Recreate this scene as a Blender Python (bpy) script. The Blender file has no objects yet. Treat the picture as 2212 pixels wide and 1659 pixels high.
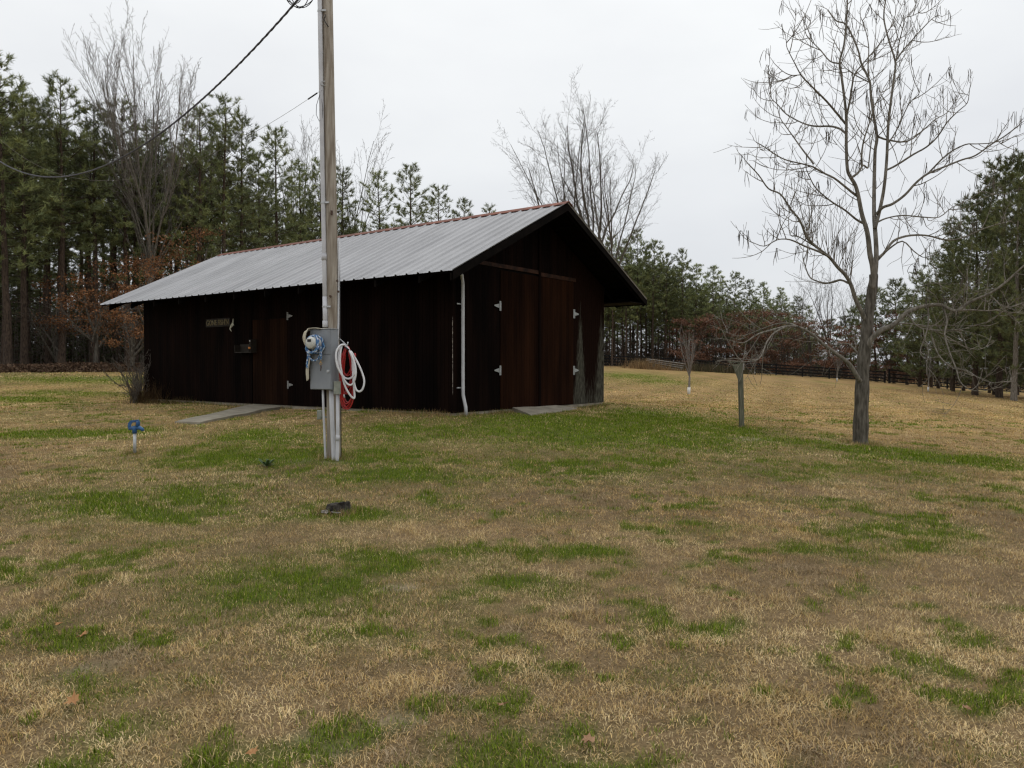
import bpy, bmesh, math, random
import numpy as np
from mathutils import Vector, Matrix, Euler

random.seed(7)
rng = np.random.default_rng(7)
R = math.radians
scene = bpy.context.scene
COL = scene.collection

# ------------------------------------------------------------------ camera
EYE = 1.6
FPX = 1660.0                      # focal length in units of a 2212 wide frame
PITCH = math.atan(37.5 / FPX)
cam_d = bpy.data.cameras.new('camera')
cam_d.sensor_width = 36.0
cam_d.lens = 36.0 * FPX / 2212.0
cam_d.clip_start = 0.05
cam_d.clip_end = 2000.0
cam = bpy.data.objects.new('camera', cam_d)
COL.objects.link(cam)
cam.location = (0, 0, EYE)
cam.rotation_euler = (math.pi / 2 - PITCH, 0, 0)
scene.camera = cam

# ------------------------------------------------------------------ overcast sky
SUN_EL, SUN_ROT = R(58), R(35)
world = bpy.data.worlds.new('World')
scene.world = world
world.use_nodes = True
wn, wl = world.node_tree.nodes, world.node_tree.links
wn.clear()
w_out = wn.new('ShaderNodeOutputWorld')
w_bg = wn.new('ShaderNodeBackground')
w_sky = wn.new('ShaderNodeTexSky')
w_sky.sky_type = 'NISHITA'
w_sky.sun_disc = False
w_sky.sun_elevation = SUN_EL
w_sky.sun_rotation = SUN_ROT
w_bg.inputs['Strength'].default_value = 0.10
w_tc = wn.new('ShaderNodeTexCoord')
w_map = wn.new('ShaderNodeMapping')
w_map.inputs['Scale'].default_value = (1.0, 1.0, 2.6)
w_noise = wn.new('ShaderNodeTexNoise')
w_noise.inputs['Scale'].default_value = 2.2
w_noise.inputs['Detail'].default_value = 5.0
w_noise.inputs['Roughness'].default_value = 0.5
w_ramp = wn.new('ShaderNodeValToRGB')
w_ramp.color_ramp.elements[0].position = 0.32
w_ramp.color_ramp.elements[0].color = (9.1, 9.25, 9.4, 1)
w_ramp.color_ramp.elements[1].position = 0.68
w_ramp.color_ramp.elements[1].color = (10.4, 10.55, 10.5, 1)
w_sep = wn.new('ShaderNodeSeparateXYZ')
w_hr = wn.new('ShaderNodeValToRGB')          # an overcast sky is dimmer low down
w_hr.color_ramp.elements[0].position = 0.0
w_hr.color_ramp.elements[0].color = (0.70, 0.71, 0.745, 1)
w_hr.color_ramp.elements[1].position = 0.42
w_hr.color_ramp.elements[1].color = (1.0, 1.0, 1.0, 1)
w_mul = wn.new('ShaderNodeMixRGB')
w_mul.blend_type = 'MULTIPLY'
w_mul.inputs['Fac'].default_value = 1.0
w_mix = wn.new('ShaderNodeMixRGB')
w_mix.inputs['Fac'].default_value = 0.94
wl.new(w_tc.outputs['Generated'], w_map.inputs['Vector'])
wl.new(w_map.outputs['Vector'], w_noise.inputs['Vector'])
wl.new(w_noise.outputs['Fac'], w_ramp.inputs['Fac'])
wl.new(w_tc.outputs['Generated'], w_sep.inputs['Vector'])
wl.new(w_sep.outputs['Z'], w_hr.inputs['Fac'])
wl.new(w_ramp.outputs['Color'], w_mul.inputs['Color1'])
wl.new(w_hr.outputs['Color'], w_mul.inputs['Color2'])
wl.new(w_sky.outputs['Color'], w_mix.inputs['Color1'])
wl.new(w_mul.outputs['Color'], w_mix.inputs['Color2'])
wl.new(w_mix.outputs['Color'], w_bg.inputs['Color'])
wl.new(w_bg.outputs['Background'], w_out.inputs['Surface'])

sun_d = bpy.data.lights.new('sun', 'SUN')
sun_d.energy = 0.5
sun_d.angle = R(25)
sun_d.color = (1.0, 0.97, 0.92)
sun = bpy.data.objects.new('sun', sun_d)
COL.objects.link(sun)
sun.rotation_euler = (math.pi / 2 - SUN_EL, 0, math.pi - SUN_ROT)

scene.view_settings.view_transform = 'Standard'
scene.view_settings.look = 'None'
scene.view_settings.exposure = 0.0
scene.view_settings.gamma = 1.0
scene.cycles.max_bounces = 4
scene.cycles.diffuse_bounces = 2
scene.cycles.use_adaptive_sampling = True
scene.cycles.adaptive_threshold = 0.025
scene.cycles.debug_use_spatial_splits = True
scene.cycles.glossy_bounces = 2
scene.cycles.transmission_bounces = 2
scene.cycles.use_denoising = True
scene.cycles.filter_width = 1.3

# ------------------------------------------------------------------ picture to place
CP, SP = math.cos(PITCH), math.sin(PITCH)
def ray(u, v):
    x, d = (u - 1106.0) / FPX, (829.5 - v) / FPX
    return np.array([x, CP + d * SP, -SP + d * CP])
def at(u, v, Y):
    d = ray(u, v)
    return Vector((d[0] * Y / d[1], Y, EYE + d[2] * Y / d[1]))

# ------------------------------------------------------------------ terrain
TH = 0.639
BC = np.array([-1.19, 15.5])               # near corner of the barn
BL, BWD = 11.95, 6.02
BZ = 0.66
bd1 = np.array([-math.cos(TH), math.sin(TH)])
bd2 = np.array([math.sin(TH), math.cos(TH)])
def bw(a, b):
    return BC + a * bd1 + b * bd2
CTRL = [(0, -3, 0), (0, 0, 0), (0, 3, .01), (-3, 3, .02), (3, 3, -.02), (-4, 6, .06), (0, 6, .06), (4, 6, -.02),
        (-7, 9, .17), (-3, 8, .12), (3, 9, .08), (7, 9, -.06), (-2.5, 10.7, .324), (-5.65, 11.5, .30), (-10, 12, .30),
        (6.55, 14.5, .15), (4.9, 16.5, .31), (1.0, 13.5, .40), (10, 14, -.08), (3.4, 19, .40),
        (9.2, 40, .20), (9, 27, .16), (16, 26, -.12), (4, 28, .36), (22, 45, -.1), (14, 62, .62),
        (11, 97, 1.75), (33, 96, .55), (44.6, 91, -.35), (51, 90, -1.0), (62, 88, -1.7), (39, 60, -.86), (30, 35, -.9),
        (-24, 36, 1.28), (-14, 36, 1.22), (-13, 22, .58), (-9, 15, .38), (-20, 20, .5), (-40, 30, 1.2), (-18, 47, 1.5),
        (-8, 61, 1.6), (0, 80, 1.7), (-50, 60, 1.8), (40, 130, .8), (200, 220, -2), (-200, 220, 3), (0, 330, 2.5),
        (-220, 0, 1), (220, 0, -4), (0, -80, -1.0), (-20, 4, .12), (16, 5, -.35)]
for a in (0, 4, 8, 12):
    for b in (0, 3, 6):
        q = bw(a, b)
        CTRL.append((q[0], q[1], BZ - .07))
for q in (bw(-.8, 3), bw(-.6, -.6), bw(6, -1.0), bw(12.6, -.7)):
    CTRL.append((q[0], q[1], BZ - .13))
CTRL = np.array(CTRL, float)
def _U(r2):
    return np.where(r2 > 1e-12, 0.5 * r2 * np.log(np.maximum(r2, 1e-12)), 0.0)
_n = len(CTRL)
_P = np.c_[np.ones(_n), CTRL[:, :2]]
_K = _U(((CTRL[:, None, :2] - CTRL[None, :, :2]) ** 2).sum(-1)) + 0.02 * np.eye(_n)
_A = np.block([[_K, _P], [_P.T, np.zeros((3, 3))]])
_W = np.linalg.solve(_A, np.r_[CTRL[:, 2], 0, 0, 0])
def hgt(x, y):
    x = np.atleast_1d(np.asarray(x, float)); y = np.atleast_1d(np.asarray(y, float))
    out = np.empty(len(x))
    for i in range(0, len(x), 60000):
        xs, ys = x[i:i + 60000], y[i:i + 60000]
        z = _W[_n] + _W[_n + 1] * xs + _W[_n + 2] * ys
        for k in range(_n):
            z += _W[k] * _U((xs - CTRL[k, 0]) ** 2 + (ys - CTRL[k, 1]) ** 2)
        z += .012 * np.sin(2.1 * xs + .7 * ys) * np.sin(1.7 * ys - .6 * xs) + .006 * np.sin(5.3 * xs + 1.) * np.sin(4.7 * ys)
        out[i:i + 60000] = z
    return out
def h1(x, y):
    return float(hgt([x], [y])[0])
def hit(u, v):
    d = ray(u, v)
    ts = np.concatenate([np.arange(1.5, 40, .05), np.arange(40, 160, .3)])
    zz = EYE + d[2] * ts - hgt(d[0] * ts, d[1] * ts)
    k = int(np.argmax(zz < 0))
    if zz[k] >= 0:
        k = len(ts) - 1
    t = ts[k]
    if k > 0 and zz[k] < 0:
        t = ts[k - 1] + (ts[k] - ts[k - 1]) * zz[k - 1] / (zz[k - 1] - zz[k])
    return float(d[0] * t), float(d[1] * t)

# value noise
def _hash(i, j, s):
    n = (i.astype(np.int64) * 374761393 + j.astype(np.int64) * 668265263 + s * 974711) & 0x7fffffff
    n = ((n ^ (n >> 13)) * 1274126177) & 0x7fffffff
    return ((n ^ (n >> 16)) & 0xffff) / 65535.0
def vnoise(x, y, s=0):
    i, j = np.floor(x), np.floor(y)
    fx, fy = x - i, y - j
    fx, fy = fx * fx * (3 - 2 * fx), fy * fy * (3 - 2 * fy)
    a, b = _hash(i, j, s), _hash(i + 1, j, s)
    c, d = _hash(i, j + 1, s), _hash(i + 1, j + 1, s)
    return (a * (1 - fx) + b * fx) * (1 - fy) + (c * (1 - fx) + d * fx) * fy
def fbm(x, y, s=0, o=3):
    t, w, m = 0, 0, .5
    for k in range(o):
        t = t + m * vnoise(x * 2 ** k, y * 2 ** k, s + k); w += m; m *= .55
    return t / w

# ------------------------------------------------------------------ materials
MATS = {}
def pmat(name, c1, c2=None, scale=4.0, rough=.8, bump=0.0, bscale=None, metal=0.0, stretch=(1, 1, 1), spec=.3, rand=0.0, attr=None,
         contrast=(.35, .65), world_coords=False):
    m = bpy.data.materials.new(name)
    m.use_nodes = True
    n, l = m.node_tree.nodes, m.node_tree.links
    b = n['Principled BSDF']
    b.inputs['Roughness'].default_value = rough
    b.inputs['Metallic'].default_value = metal
    b.inputs['Specular IOR Level'].default_value = spec
    tc = n.new('ShaderNodeTexCoord')
    mp = n.new('ShaderNodeMapping')
    mp.inputs['Scale'].default_value = stretch
    if world_coords:
        g = n.new('ShaderNodeNewGeometry')
        l.new(g.outputs['Position'], mp.inputs['Vector'])
    else:
        l.new(tc.outputs['Object'], mp.inputs['Vector'])
    nz = n.new('ShaderNodeTexNoise')
    nz.inputs['Scale'].default_value = scale
    nz.inputs['Detail'].default_value = 5
    l.new(mp.outputs['Vector'], nz.inputs['Vector'])
    rp = n.new('ShaderNodeValToRGB')
    rp.color_ramp.elements[0].position = contrast[0]
    rp.color_ramp.elements[1].position = contrast[1]
    rp.color_ramp.elements[0].color = (*c1, 1)
    rp.color_ramp.elements[1].color = (*(c2 or c1), 1)
    l.new(nz.outputs['Fac'], rp.inputs['Fac'])
    colr = rp.outputs['Color']
    if attr:
        a = n.new('ShaderNodeAttribute'); a.attribute_name = attr
        mx = n.new('ShaderNodeMixRGB'); mx.blend_type = 'MULTIPLY'; mx.inputs['Fac'].default_value = 1
        l.new(colr, mx.inputs['Color1']); l.new(a.outputs['Color'], mx.inputs['Color2'])
        colr = mx.outputs['Color']
    if rand:
        oi = n.new('ShaderNodeObjectInfo')
        mr = n.new('ShaderNodeMapRange')
        mr.inputs['To Min'].default_value = 1 - rand; mr.inputs['To Max'].default_value = 1 + rand
        l.new(oi.outputs['Random'], mr.inputs['Value'])
        hv = n.new('ShaderNodeHueSaturation')
        l.new(mr.outputs['Result'], hv.inputs['Value']); l.new(colr, hv.inputs['Color'])
        colr = hv.outputs['Color']
    l.new(colr, b.inputs['Base Color'])
    if bump:
        bn = n.new('ShaderNodeBump')
        bn.inputs['Strength'].default_value = min(1, bump)
        bn.inputs['Distance'].default_value = .02
        n2 = n.new('ShaderNodeTexNoise')
        n2.inputs['Scale'].default_value = bscale or scale * 4
        n2.inputs['Detail'].default_value = 4
        l.new(mp.outputs['Vector'], n2.inputs['Vector'])
        l.new(n2.outputs['Fac'], bn.inputs['Height'])
        l.new(bn.outputs['Normal'], b.inputs['Normal'])
    MATS[name] = m
    return m

M_STAIN = pmat('stained_siding', (.0034, .0021, .0018), (.0085, .0042, .0030), 3.0, .9, .25, 30, stretch=(1, 1, .18), rand=.22, world_coords=True, spec=.03)
M_STAIN_DK = pmat('dark_framing', (.004, .0032, .0028), (.008, .006, .005), 4, .85, .2, spec=.03)
M_DOOR = pmat('door_stain', (.009, .0037, .002), (.024, .009, .0042), 2.6, .9, .25, 30, stretch=(1, 1, .15), rand=.2, world_coords=True, spec=.03)
M_HEAD = pmat('header_stain', (.012, .005, .003), (.05, .019, .009), 5, .75, .2, spec=.15)
M_BAREWOOD = pmat('bare_wood_edge', (.012, .007, .005), (.36, .31, .27), 22, .8, .1)
M_ROOF = pmat('galvanised_sheet', (.33, .33, .34), (.45, .45, .46), 1.1, .55, .05, 14, metal=.25, stretch=(2.2, .35, 1), spec=.4, rand=.05, contrast=(.3, .7))
M_RIDGE = pmat('rust_red_cap', (.12, .035, .02), (.24, .08, .045), 5, .6, .1, spec=.3, rand=.15)
M_CONC = pmat('concrete', (.23, .205, .16), (.34, .305, .24), 3.5, .9, .25, 60)
M_GALV = pmat('galvanised_steel', (.42, .43, .44), (.55, .56, .57), 20, .5, .05, metal=.4, spec=.5)
M_GALV2 = pmat('gable_hinge_steel', (.28, .29, .29), (.40, .41, .41), 20, .55, .05, metal=.3)
M_HINGE_SHADE = pmat('shaded_hinge_steel', (.17, .17, .165), (.26, .26, .25), 20, .6, .05, metal=.3)  # hinge steel with the long wall's shade darkened into its colour
M_PVC = pmat('pale_grey_pvc', (.48, .48, .50), (.58, .58, .60), 6, .5, .02, spec=.4)
M_PVC2 = pmat('white_grey_pvc', (.55, .55, .58), (.64, .64, .67), 6, .45, .02, spec=.4)
M_BOX = pmat('grey_enamel', (.215, .23, .25), (.25, .265, .285), 5, .45, .02, spec=.4)
M_BOXW = pmat('weathered_box', (.22, .23, .19), (.32, .33, .28), 14, .7, .1)
M_POLE = pmat('pole_timber', (.21, .17, .13), (.42, .375, .315), 5, .85, .35, 22, stretch=(6, 6, .5))
M_BLACK = pmat('black_rubber', (.012, .012, .013), (.025, .025, .027), 10, .6)
M_IRON = pmat('rusty_iron', (.05, .03, .022), (.1, .06, .04), 20, .7, .2)
M_WHITEHOSE = pmat('white_hose', (.62, .61, .62), (.75, .74, .75), 8, .4, spec=.4)
M_REDHOSE = pmat('red_hose', (.27, .008, .008), (.42, .016, .014), 6, .3, spec=.5)
M_TOWEL = pmat('towel_cloth', (.47, .42, .32), (.62, .57, .46), 7, .95, .4, 90)
M_BLUE = pmat('blue_enamel', (.018, .075, .20), (.03, .12, .28), 14, .4, .1, spec=.5)
M_WIRE = pmat('cable_grey', (.06, .06, .075), (.11, .11, .13), 12, .6)
M_LABELW = pmat('meter_plate', (.5, .5, .46), (.62, .62, .57), 6, .35, spec=.5)
M_BRASS = pmat('brass', (.38, .22, .07), (.5, .3, .1), 10, .4, metal=.8)
M_FENCE = pmat('black_fence_board', (.006, .006, .0065), (.014, .0138, .0135), 5, .8, .2, stretch=(1, 1, 4), rand=.2)
M_GREYWOOD = pmat('weathered_grey_wood', (.11, .10, .075), (.24, .22, .175), 7, .9, .3, 30, stretch=(5, 5, .7))
M_GREYPOST = pmat('mossy_post_wood', (.085, .085, .058), (.17, .165, .12), 8, .9, .3, 30, stretch=(5, 5, .6))
M_PALEWOOD = pmat('pale_lumber', (.24, .22, .2), (.42, .40, .37), 6, .9, .2)
M_GUARD = pmat('white_trunk_guard', (.7, .69, .66), (.8, .79, .76), 8, .7)
M_PBARK = pmat('pine_bark', (.032, .022, .016), (.10, .07, .05), 7, .95, .6, 18, stretch=(3, 3, .8), rand=.25)
M_NEEDLE = pmat('pine_needles', (.75, .75, .75), (1.15, 1.15, 1.15), .6, .6, attr='Col', rand=.28, spec=.2)
M_BARKL = pmat('pale_limb_bark', (.10, .088, .07), (.24, .215, .18), 8, .95, .5, 24, stretch=(3, 3, .7))
M_BARK = pmat('grey_bark', (.055, .047, .036), (.15, .132, .108), 8, .95, .6, 24, stretch=(3, 3, .7))
M_TWIGC = pmat('catalpa_twigs', (.13, .112, .09), (.25, .22, .185), 6, .9)
M_TWIG = pmat('grey_twigs', (.075, .062, .05), (.15, .13, .11), 6, .9, rand=.15)
M_TWIG2 = pmat('pale_twigs', (.16, .14, .125), (.26, .235, .21), 6, .9, rand=.12)
M_POD = pmat('dry_seed_pods', (.055, .045, .036), (.11, .09, .07), 6, .8)
M_LEAFC = pmat('coloured_foliage', (.8, .8, .8), (1.1, 1.1, 1.1), 2, .8, attr='Col', spec=.1)
M_STUMP = pmat('rotten_stump', (.012, .010, .008), (.07, .06, .05), 16, .95, .6, 40)
M_SIGN = pmat('sign_board', (.012, .009, .006), (.022, .016, .011), 9, .8)
M_LETTER = pmat('sign_letters', (.13, .10, .045), (.19, .15, .07), 9, .6)
M_ANTLER = pmat('antler_bone', (.42, .40, .30), (.55, .53, .42), 9, .7)
M_ORANGE = pmat('orange_paint', (.5, .17, .03), (.62, .24, .05), 9, .5)

def grass_mat():
    m = bpy.data.materials.new('grass_blades')
    m.use_nodes = True
    n, l = m.node_tree.nodes, m.node_tree.links
    b = n['Principled BSDF']
    b.inputs['Roughness'].default_value = .9
    b.inputs['Specular IOR Level'].default_value = .03
    a = n.new('ShaderNodeAttribute'); a.attribute_name = 'Col'
    nz = n.new('ShaderNodeTexNoise'); nz.inputs['Scale'].default_value = 3.0
    g = n.new('ShaderNodeNewGeometry')
    l.new(g.outputs['Position'], nz.inputs['Vector'])
    mr = n.new('ShaderNodeMapRange'); mr.inputs['To Min'].default_value = .8; mr.inputs['To Max'].default_value = 1.2
    l.new(nz.outputs['Fac'], mr.inputs['Value'])
    hv = n.new('ShaderNodeHueSaturation')
    l.new(a.outputs['Color'], hv.inputs['Color']); l.new(mr.outputs['Result'], hv.inputs['Value'])
    l.new(hv.outputs['Color'], b.inputs['Base Color'])
    return m
M_GRASS = grass_mat()

def ground_mat():
    m = bpy.data.materials.new('turf_ground')
    m.use_nodes = True
    n, l = m.node_tree.nodes, m.node_tree.links
    b = n['Principled BSDF']
    b.inputs['Roughness'].default_value = .95
    b.inputs['Specular IOR Level'].default_value = .05
    a = n.new('ShaderNodeAttribute'); a.attribute_name = 'Col'
    g = n.new('ShaderNodeNewGeometry')
    def noise(scale, lo, hi, detail=6, stretch=None):
        nz = n.new('ShaderNodeTexNoise'); nz.inputs['Scale'].default_value = scale; nz.inputs['Detail'].default_value = detail
        nz.inputs['Roughness'].default_value = .65
        src = g.outputs['Position']
        if stretch:
            mp = n.new('ShaderNodeMapping'); mp.inputs['Scale'].default_value = stretch; mp.inputs['Rotation'].default_value = (0, 0, R(-28))
            l.new(src, mp.inputs['Vector']); src = mp.outputs['Vector']
        l.new(src, nz.inputs['Vector'])
        mr = n.new('ShaderNodeMapRange'); mr.inputs['From Min'].default_value = .3; mr.inputs['From Max'].default_value = .7
        mr.inputs['To Min'].default_value = lo; mr.inputs['To Max'].default_value = hi
        l.new(nz.outputs['Fac'], mr.inputs['Value'])
        return mr.outputs['Result'], nz.outputs['Fac']
    v1, f1 = noise(9.0, .72, 1.28)
    v2, f2 = noise(.55, .88, 1.12, 4, (1, .35, 1))
    v3, f3 = noise(60.0, .6, 1.4, 3)
    mu = n.new('ShaderNodeMath'); mu.operation = 'MULTIPLY'; l.new(v1, mu.inputs[0]); l.new(v2, mu.inputs[1])
    mu2 = n.new('ShaderNodeMath'); mu2.operation = 'MULTIPLY'; l.new(mu.outputs[0], mu2.inputs[0]); l.new(v3, mu2.inputs[1])
    hv = n.new('ShaderNodeHueSaturation')
    l.new(a.outputs['Color'], hv.inputs['Color']); l.new(mu2.outputs[0], hv.inputs['Value'])
    l.new(hv.outputs['Color'], b.inputs['Base Color'])
    bn = n.new('ShaderNodeBump'); bn.inputs['Strength'].default_value = .7; bn.inputs['Distance'].default_value = .03
    l.new(f1, bn.inputs['Height'])
    l.new(bn.outputs['Normal'], b.inputs['Normal'])
    return m
M_GROUND = ground_mat()

# ------------------------------------------------------------------ mesh helpers
def tag(o, label=None, cat=None, group=None, kind=None):
    if label: o['label'] = label
    if cat: o['category'] = cat
    if group: o['group'] = group
    if kind: o['kind'] = kind
    return o
def link(name, me, mat=None, parent=None):
    o = bpy.data.objects.new(name, me)
    COL.objects.link(o)
    if mat is not None and len(me.materials) == 0:
        me.materials.append(mat)
    if parent is not None:
        o.parent = parent
    return o
def empty(name, loc, rz=0.0):
    o = bpy.data.objects.new(name, None)
    COL.objects.link(o)
    o.location = loc
    o.rotation_euler = (0, 0, rz)
    o.empty_display_size = .2
    return o
def me_np(name, V, F, col=None, smooth=False):
    V = np.ascontiguousarray(V, np.float32); F = np.ascontiguousarray(F, np.int32)
    me = bpy.data.meshes.new(name)
    k = F.shape[1]
    me.vertices.add(len(V)); me.vertices.foreach_set('co', V.ravel())
    me.loops.add(F.size); me.loops.foreach_set('vertex_index', F.ravel())
    me.polygons.add(len(F)); me.polygons.foreach_set('loop_start', np.arange(0, F.size, k, dtype=np.int32))
    if smooth:
        me.polygons.foreach_set('use_smooth', np.ones(len(F), bool))
    me.update(calc_edges=True)
    if col is not None:
        a = me.color_attributes.new('Col', 'FLOAT_COLOR', 'POINT')
        c = np.ones((len(V), 4), np.float32); c[:, :3] = col
        a.data.foreach_set('color', c.ravel())
    return me

class MB:
    def __init__(s): s.v, s.f = [], []
    def add(s, vs, fs):
        o = len(s.v)
        s.v += [tuple(p) for p in vs]; s.f += [tuple(i + o for i in f) for f in fs]
        return s
    def box(s, x0, x1, y0, y1, z0, z1):
        return s.add([(x0, y0, z0), (x1, y0, z0), (x1, y1, z0), (x0, y1, z0), (x0, y0, z1), (x1, y0, z1), (x1, y1, z1), (x0, y1, z1)],
                     [(3, 2, 1, 0), (4, 5, 6, 7), (0, 1, 5, 4), (1, 2, 6, 5), (2, 3, 7, 6), (3, 0, 4, 7)])
    def hexa(s, b, t):
        return s.add(list(b) + list(t), [(3, 2, 1, 0), (4, 5, 6, 7), (0, 1, 5, 4), (1, 2, 6, 5), (2, 3, 7, 6), (3, 0, 4, 7)])
    def prism(s, poly, d):               # polygon (3d points) extruded by vector d
        n = len(poly); d = Vector(d)
        vs = [Vector(p) for p in poly] + [Vector(p) + d for p in poly]
        return s.add(vs, [tuple(range(n - 1, -1, -1)), tuple(range(n, 2 * n))] + [(i, (i + 1) % n, n + (i + 1) % n, n + i) for i in range(n)])
    def tube(s, pts, r, k=8, caps=True):
        pts = [Vector(p) for p in pts]; n = len(pts)
        rs = r if hasattr(r, '__len__') else [r] * n
        ref = None
        o = len(s.v)
        for i, p in enumerate(pts):
            t = (pts[min(i + 1, n - 1)] - pts[max(i - 1, 0)]).normalized()
            if ref is None:
                ref = t.orthogonal().normalized()
            ref = (ref - t * ref.dot(t)).normalized()
            w = t.cross(ref)
            for j in range(k):
                a = 2 * math.pi * j / k
                s.v.append(tuple(p + (ref * math.cos(a) + w * math.sin(a)) * rs[i]))
        for i in range(n - 1):
            for j in range(k):
                s.f.append((o + i * k + j, o + i * k + (j + 1) % k, o + (i + 1) * k + (j + 1) % k, o + (i + 1) * k + j))
        if caps:
            s.f.append(tuple(o + j for j in range(k - 1, -1, -1))); s.f.append(tuple(o + (n - 1) * k + j for j in range(k)))
        return s
    def build(s, name, mat, parent=None, smooth=False, bevel=0.0):
        me = bpy.data.meshes.new(name)
        me.from_pydata(s.v, [], s.f)
        if bevel:
            bm = bmesh.new(); bm.from_mesh(me)
            bmesh.ops.bevel(bm, geom=bm.edges[:], offset=bevel, segments=2, affect='EDGES', profile=.5)
            bm.to_mesh(me); bm.free()
        if smooth:
            me.polygons.foreach_set('use_smooth', [True] * len(me.polygons))
        me.update()
        return link(name, me, mat, parent)

class Tubes:                              # many thin tapered tubes, batched
    def __init__(s): s.g = {}
    def add(s, pts, rad, k=4):
        s.g.setdefault((len(pts), k), []).append((pts, rad))
    def arrays(s):
        Vs, Fs, o = [], [], 0
        for (n, k), L in s.g.items():
            P = np.array([a for a, _ in L], float); Rr = np.array([b for _, b in L], float)
            T = np.gradient(P, axis=1)
            T /= np.linalg.norm(T, axis=2, keepdims=True) + 1e-9
            ref = np.zeros_like(T); mean = T.mean(1)
            ax = np.argmin(np.abs(mean), axis=1)
            ref[np.arange(len(L)), :, ax] = 1
            U = np.cross(T, ref); U /= np.linalg.norm(U, axis=2, keepdims=True) + 1e-9
            W = np.cross(T, U)
            an = np.arange(k) * 2 * math.pi / k
            V = P[:, :, None, :] + Rr[:, :, None, None] * (U[:, :, None, :] * np.cos(an)[None, None, :, None] + W[:, :, None, :] * np.sin(an)[None, None, :, None])
            base = (np.arange(len(L)) * n * k)[:, None, None] + (np.arange(n - 1) * k)[None, :, None]
            j = np.arange(k)[None, None, :]; j2 = (j + 1) % k
            F = np.stack([base + j, base + j2, base + k + j2, base + k + j], -1).reshape(-1, 4) + o
            V = V.reshape(-1, 3); Vs.append(V); Fs.append(F); o += len(V)
        if not Vs:
            return np.zeros((0, 3)), np.zeros((0, 4), int)
        return np.concatenate(Vs), np.concatenate(Fs)
    def mesh(s, name, smooth=True):
        V, F = s.arrays()
        return me_np(name, V, F, smooth=smooth)

def smooth_path(pts, m=4):
    P = [np.array(p, float) for p in pts]
    P = [2 * P[0] - P[1]] + P + [2 * P[-1] - P[-2]]
    out = []
    for i in range(1, len(P) - 2):
        for q in range(m):
            t = q / m
            out.append(.5 * (2 * P[i] + (P[i + 1] - P[i - 1]) * t + (2 * P[i - 1] - 5 * P[i] + 4 * P[i + 1] - P[i + 2]) * t ** 2
                             + (3 * P[i] - P[i - 1] - 3 * P[i + 1] + P[i + 2]) * t ** 3))
    out.append(P[-2])
    return np.array(out)

def nrm(v):
    return v / (np.linalg.norm(v, axis=-1, keepdims=True) + 1e-9)

# ------------------------------------------------------------------ turf colour map: where the lawn is green, bare or leaf covered
GREEN = [  # u, v, half width, half height, strength in the photograph's frame, turned into ellipses on the ground
    (1250, 925, 250, 30, 1), (1450, 948, 190, 24, .8), (1120, 915, 110, 14, .8), (1420, 905, 140, 14, .9), (1560, 930, 120, 14, .8), (1700, 952, 120, 10, .7),
    (560, 945, 110, 18, .8), (640, 985, 120, 16, .9), (830, 945, 120, 22, .5), (850, 1030, 150, 18, .9), (760, 1000, 120, 14, .6),
    (100, 937, 190, 8, 1), (300, 930, 60, 6, .7), (400, 980, 60, 6, .9), (470, 900, 60, 10, .5), (300, 1075, 240, 20, .75), (120, 1095, 120, 14, .5), (430, 1118, 220, 18, .7),
    (510, 1050, 150, 12, .5), (725, 1112, 88, 15, 1.1), (950, 1080, 50, 16, .7), (1000, 1030, 120, 10, .5), (1180, 1110, 40, 10, .6),
    (650, 1265, 170, 38, .8), (790, 1222, 110, 26, .9), (970, 1210, 75, 30, .75), (1130, 1265, 80, 18, 1), (1275, 1195, 60, 10, .9),
    (560, 1290, 110, 24, .7), (1500, 1140, 80, 11, .6), (1240, 1010, 200, 20, .7), (1400, 1000, 150, 14, .6), (1700, 1025, 110, 12, .5),
    (1770, 1187, 62, 10, 1.1), (1960, 1150, 100, 18, .75), (1990, 1186, 90, 8, .8), (1860, 1140, 50, 8, .6), (1900, 1208, 60, 8, .5), (1900, 975, 150, 9, .9), (2060, 992, 150, 10, 1.1), (2200, 1010, 80, 10, .7),
    (2100, 1080, 90, 9, .6), (180, 1492, 55, 26, .6), (265, 1590, 55, 34, .85), (90, 1385, 60, 14, .4), (700, 1370, 110, 24, .45), (1262, 1600, 48, 26, .9),
    (1560, 1358, 60, 18, .7), (1500, 1450, 60, 18, .4), (25, 1235, 40, 10, .9), (2120, 1390, 60, 16, .6), (500, 1350, 100, 18, .5),
    (1130, 1530, 40, 18, .6), (130, 1330, 60, 9, .4), (1820, 1265, 60, 10, .5), (1710, 1420, 60, 12, .3), (2150, 1620, 60, 24, .4), (1800, 1090, 120, 8, .4),
    (1620, 1080, 80, 8, .3), (880, 1120, 50, 8, .4), (330, 1180, 120, 14, .4), (180, 1150, 80, 10, .5), (960, 1350, 90, 16, .3), (400, 1480, 70, 18, .35),
    (150, 850, 150, 7, .55), (60, 862, 90, 6, .8), (160, 820, 190, 7, .6), (1370, 812, 80, 7, .7), (1430, 824, 70, 5, .6), (1850, 1010, 200, 14, .45), (1990, 1030, 120, 12, .45)]
SOIL = [(800, 1535, 95, 16, .9), (425, 1440, 40, 10, .7), (888, 1266, 35, 8, .8), (1250, 1300, 45, 8, .6), (1490, 1068, 26, 6, .9), (700, 1585, 70, 16, .5), (240, 1420, 60, 8, .6),
        (180, 1430, 60, 10, .5), (1240, 1300, 30, 8, .6), (1620, 948, 40, 5, .6), (700, 1000, 55, 9, .4), (560, 1500, 60, 12, .4), (1830, 955, 60, 5, .6), (1600, 1320, 20, 6, .6), (1850, 1040, 60, 5, .3)]
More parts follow.
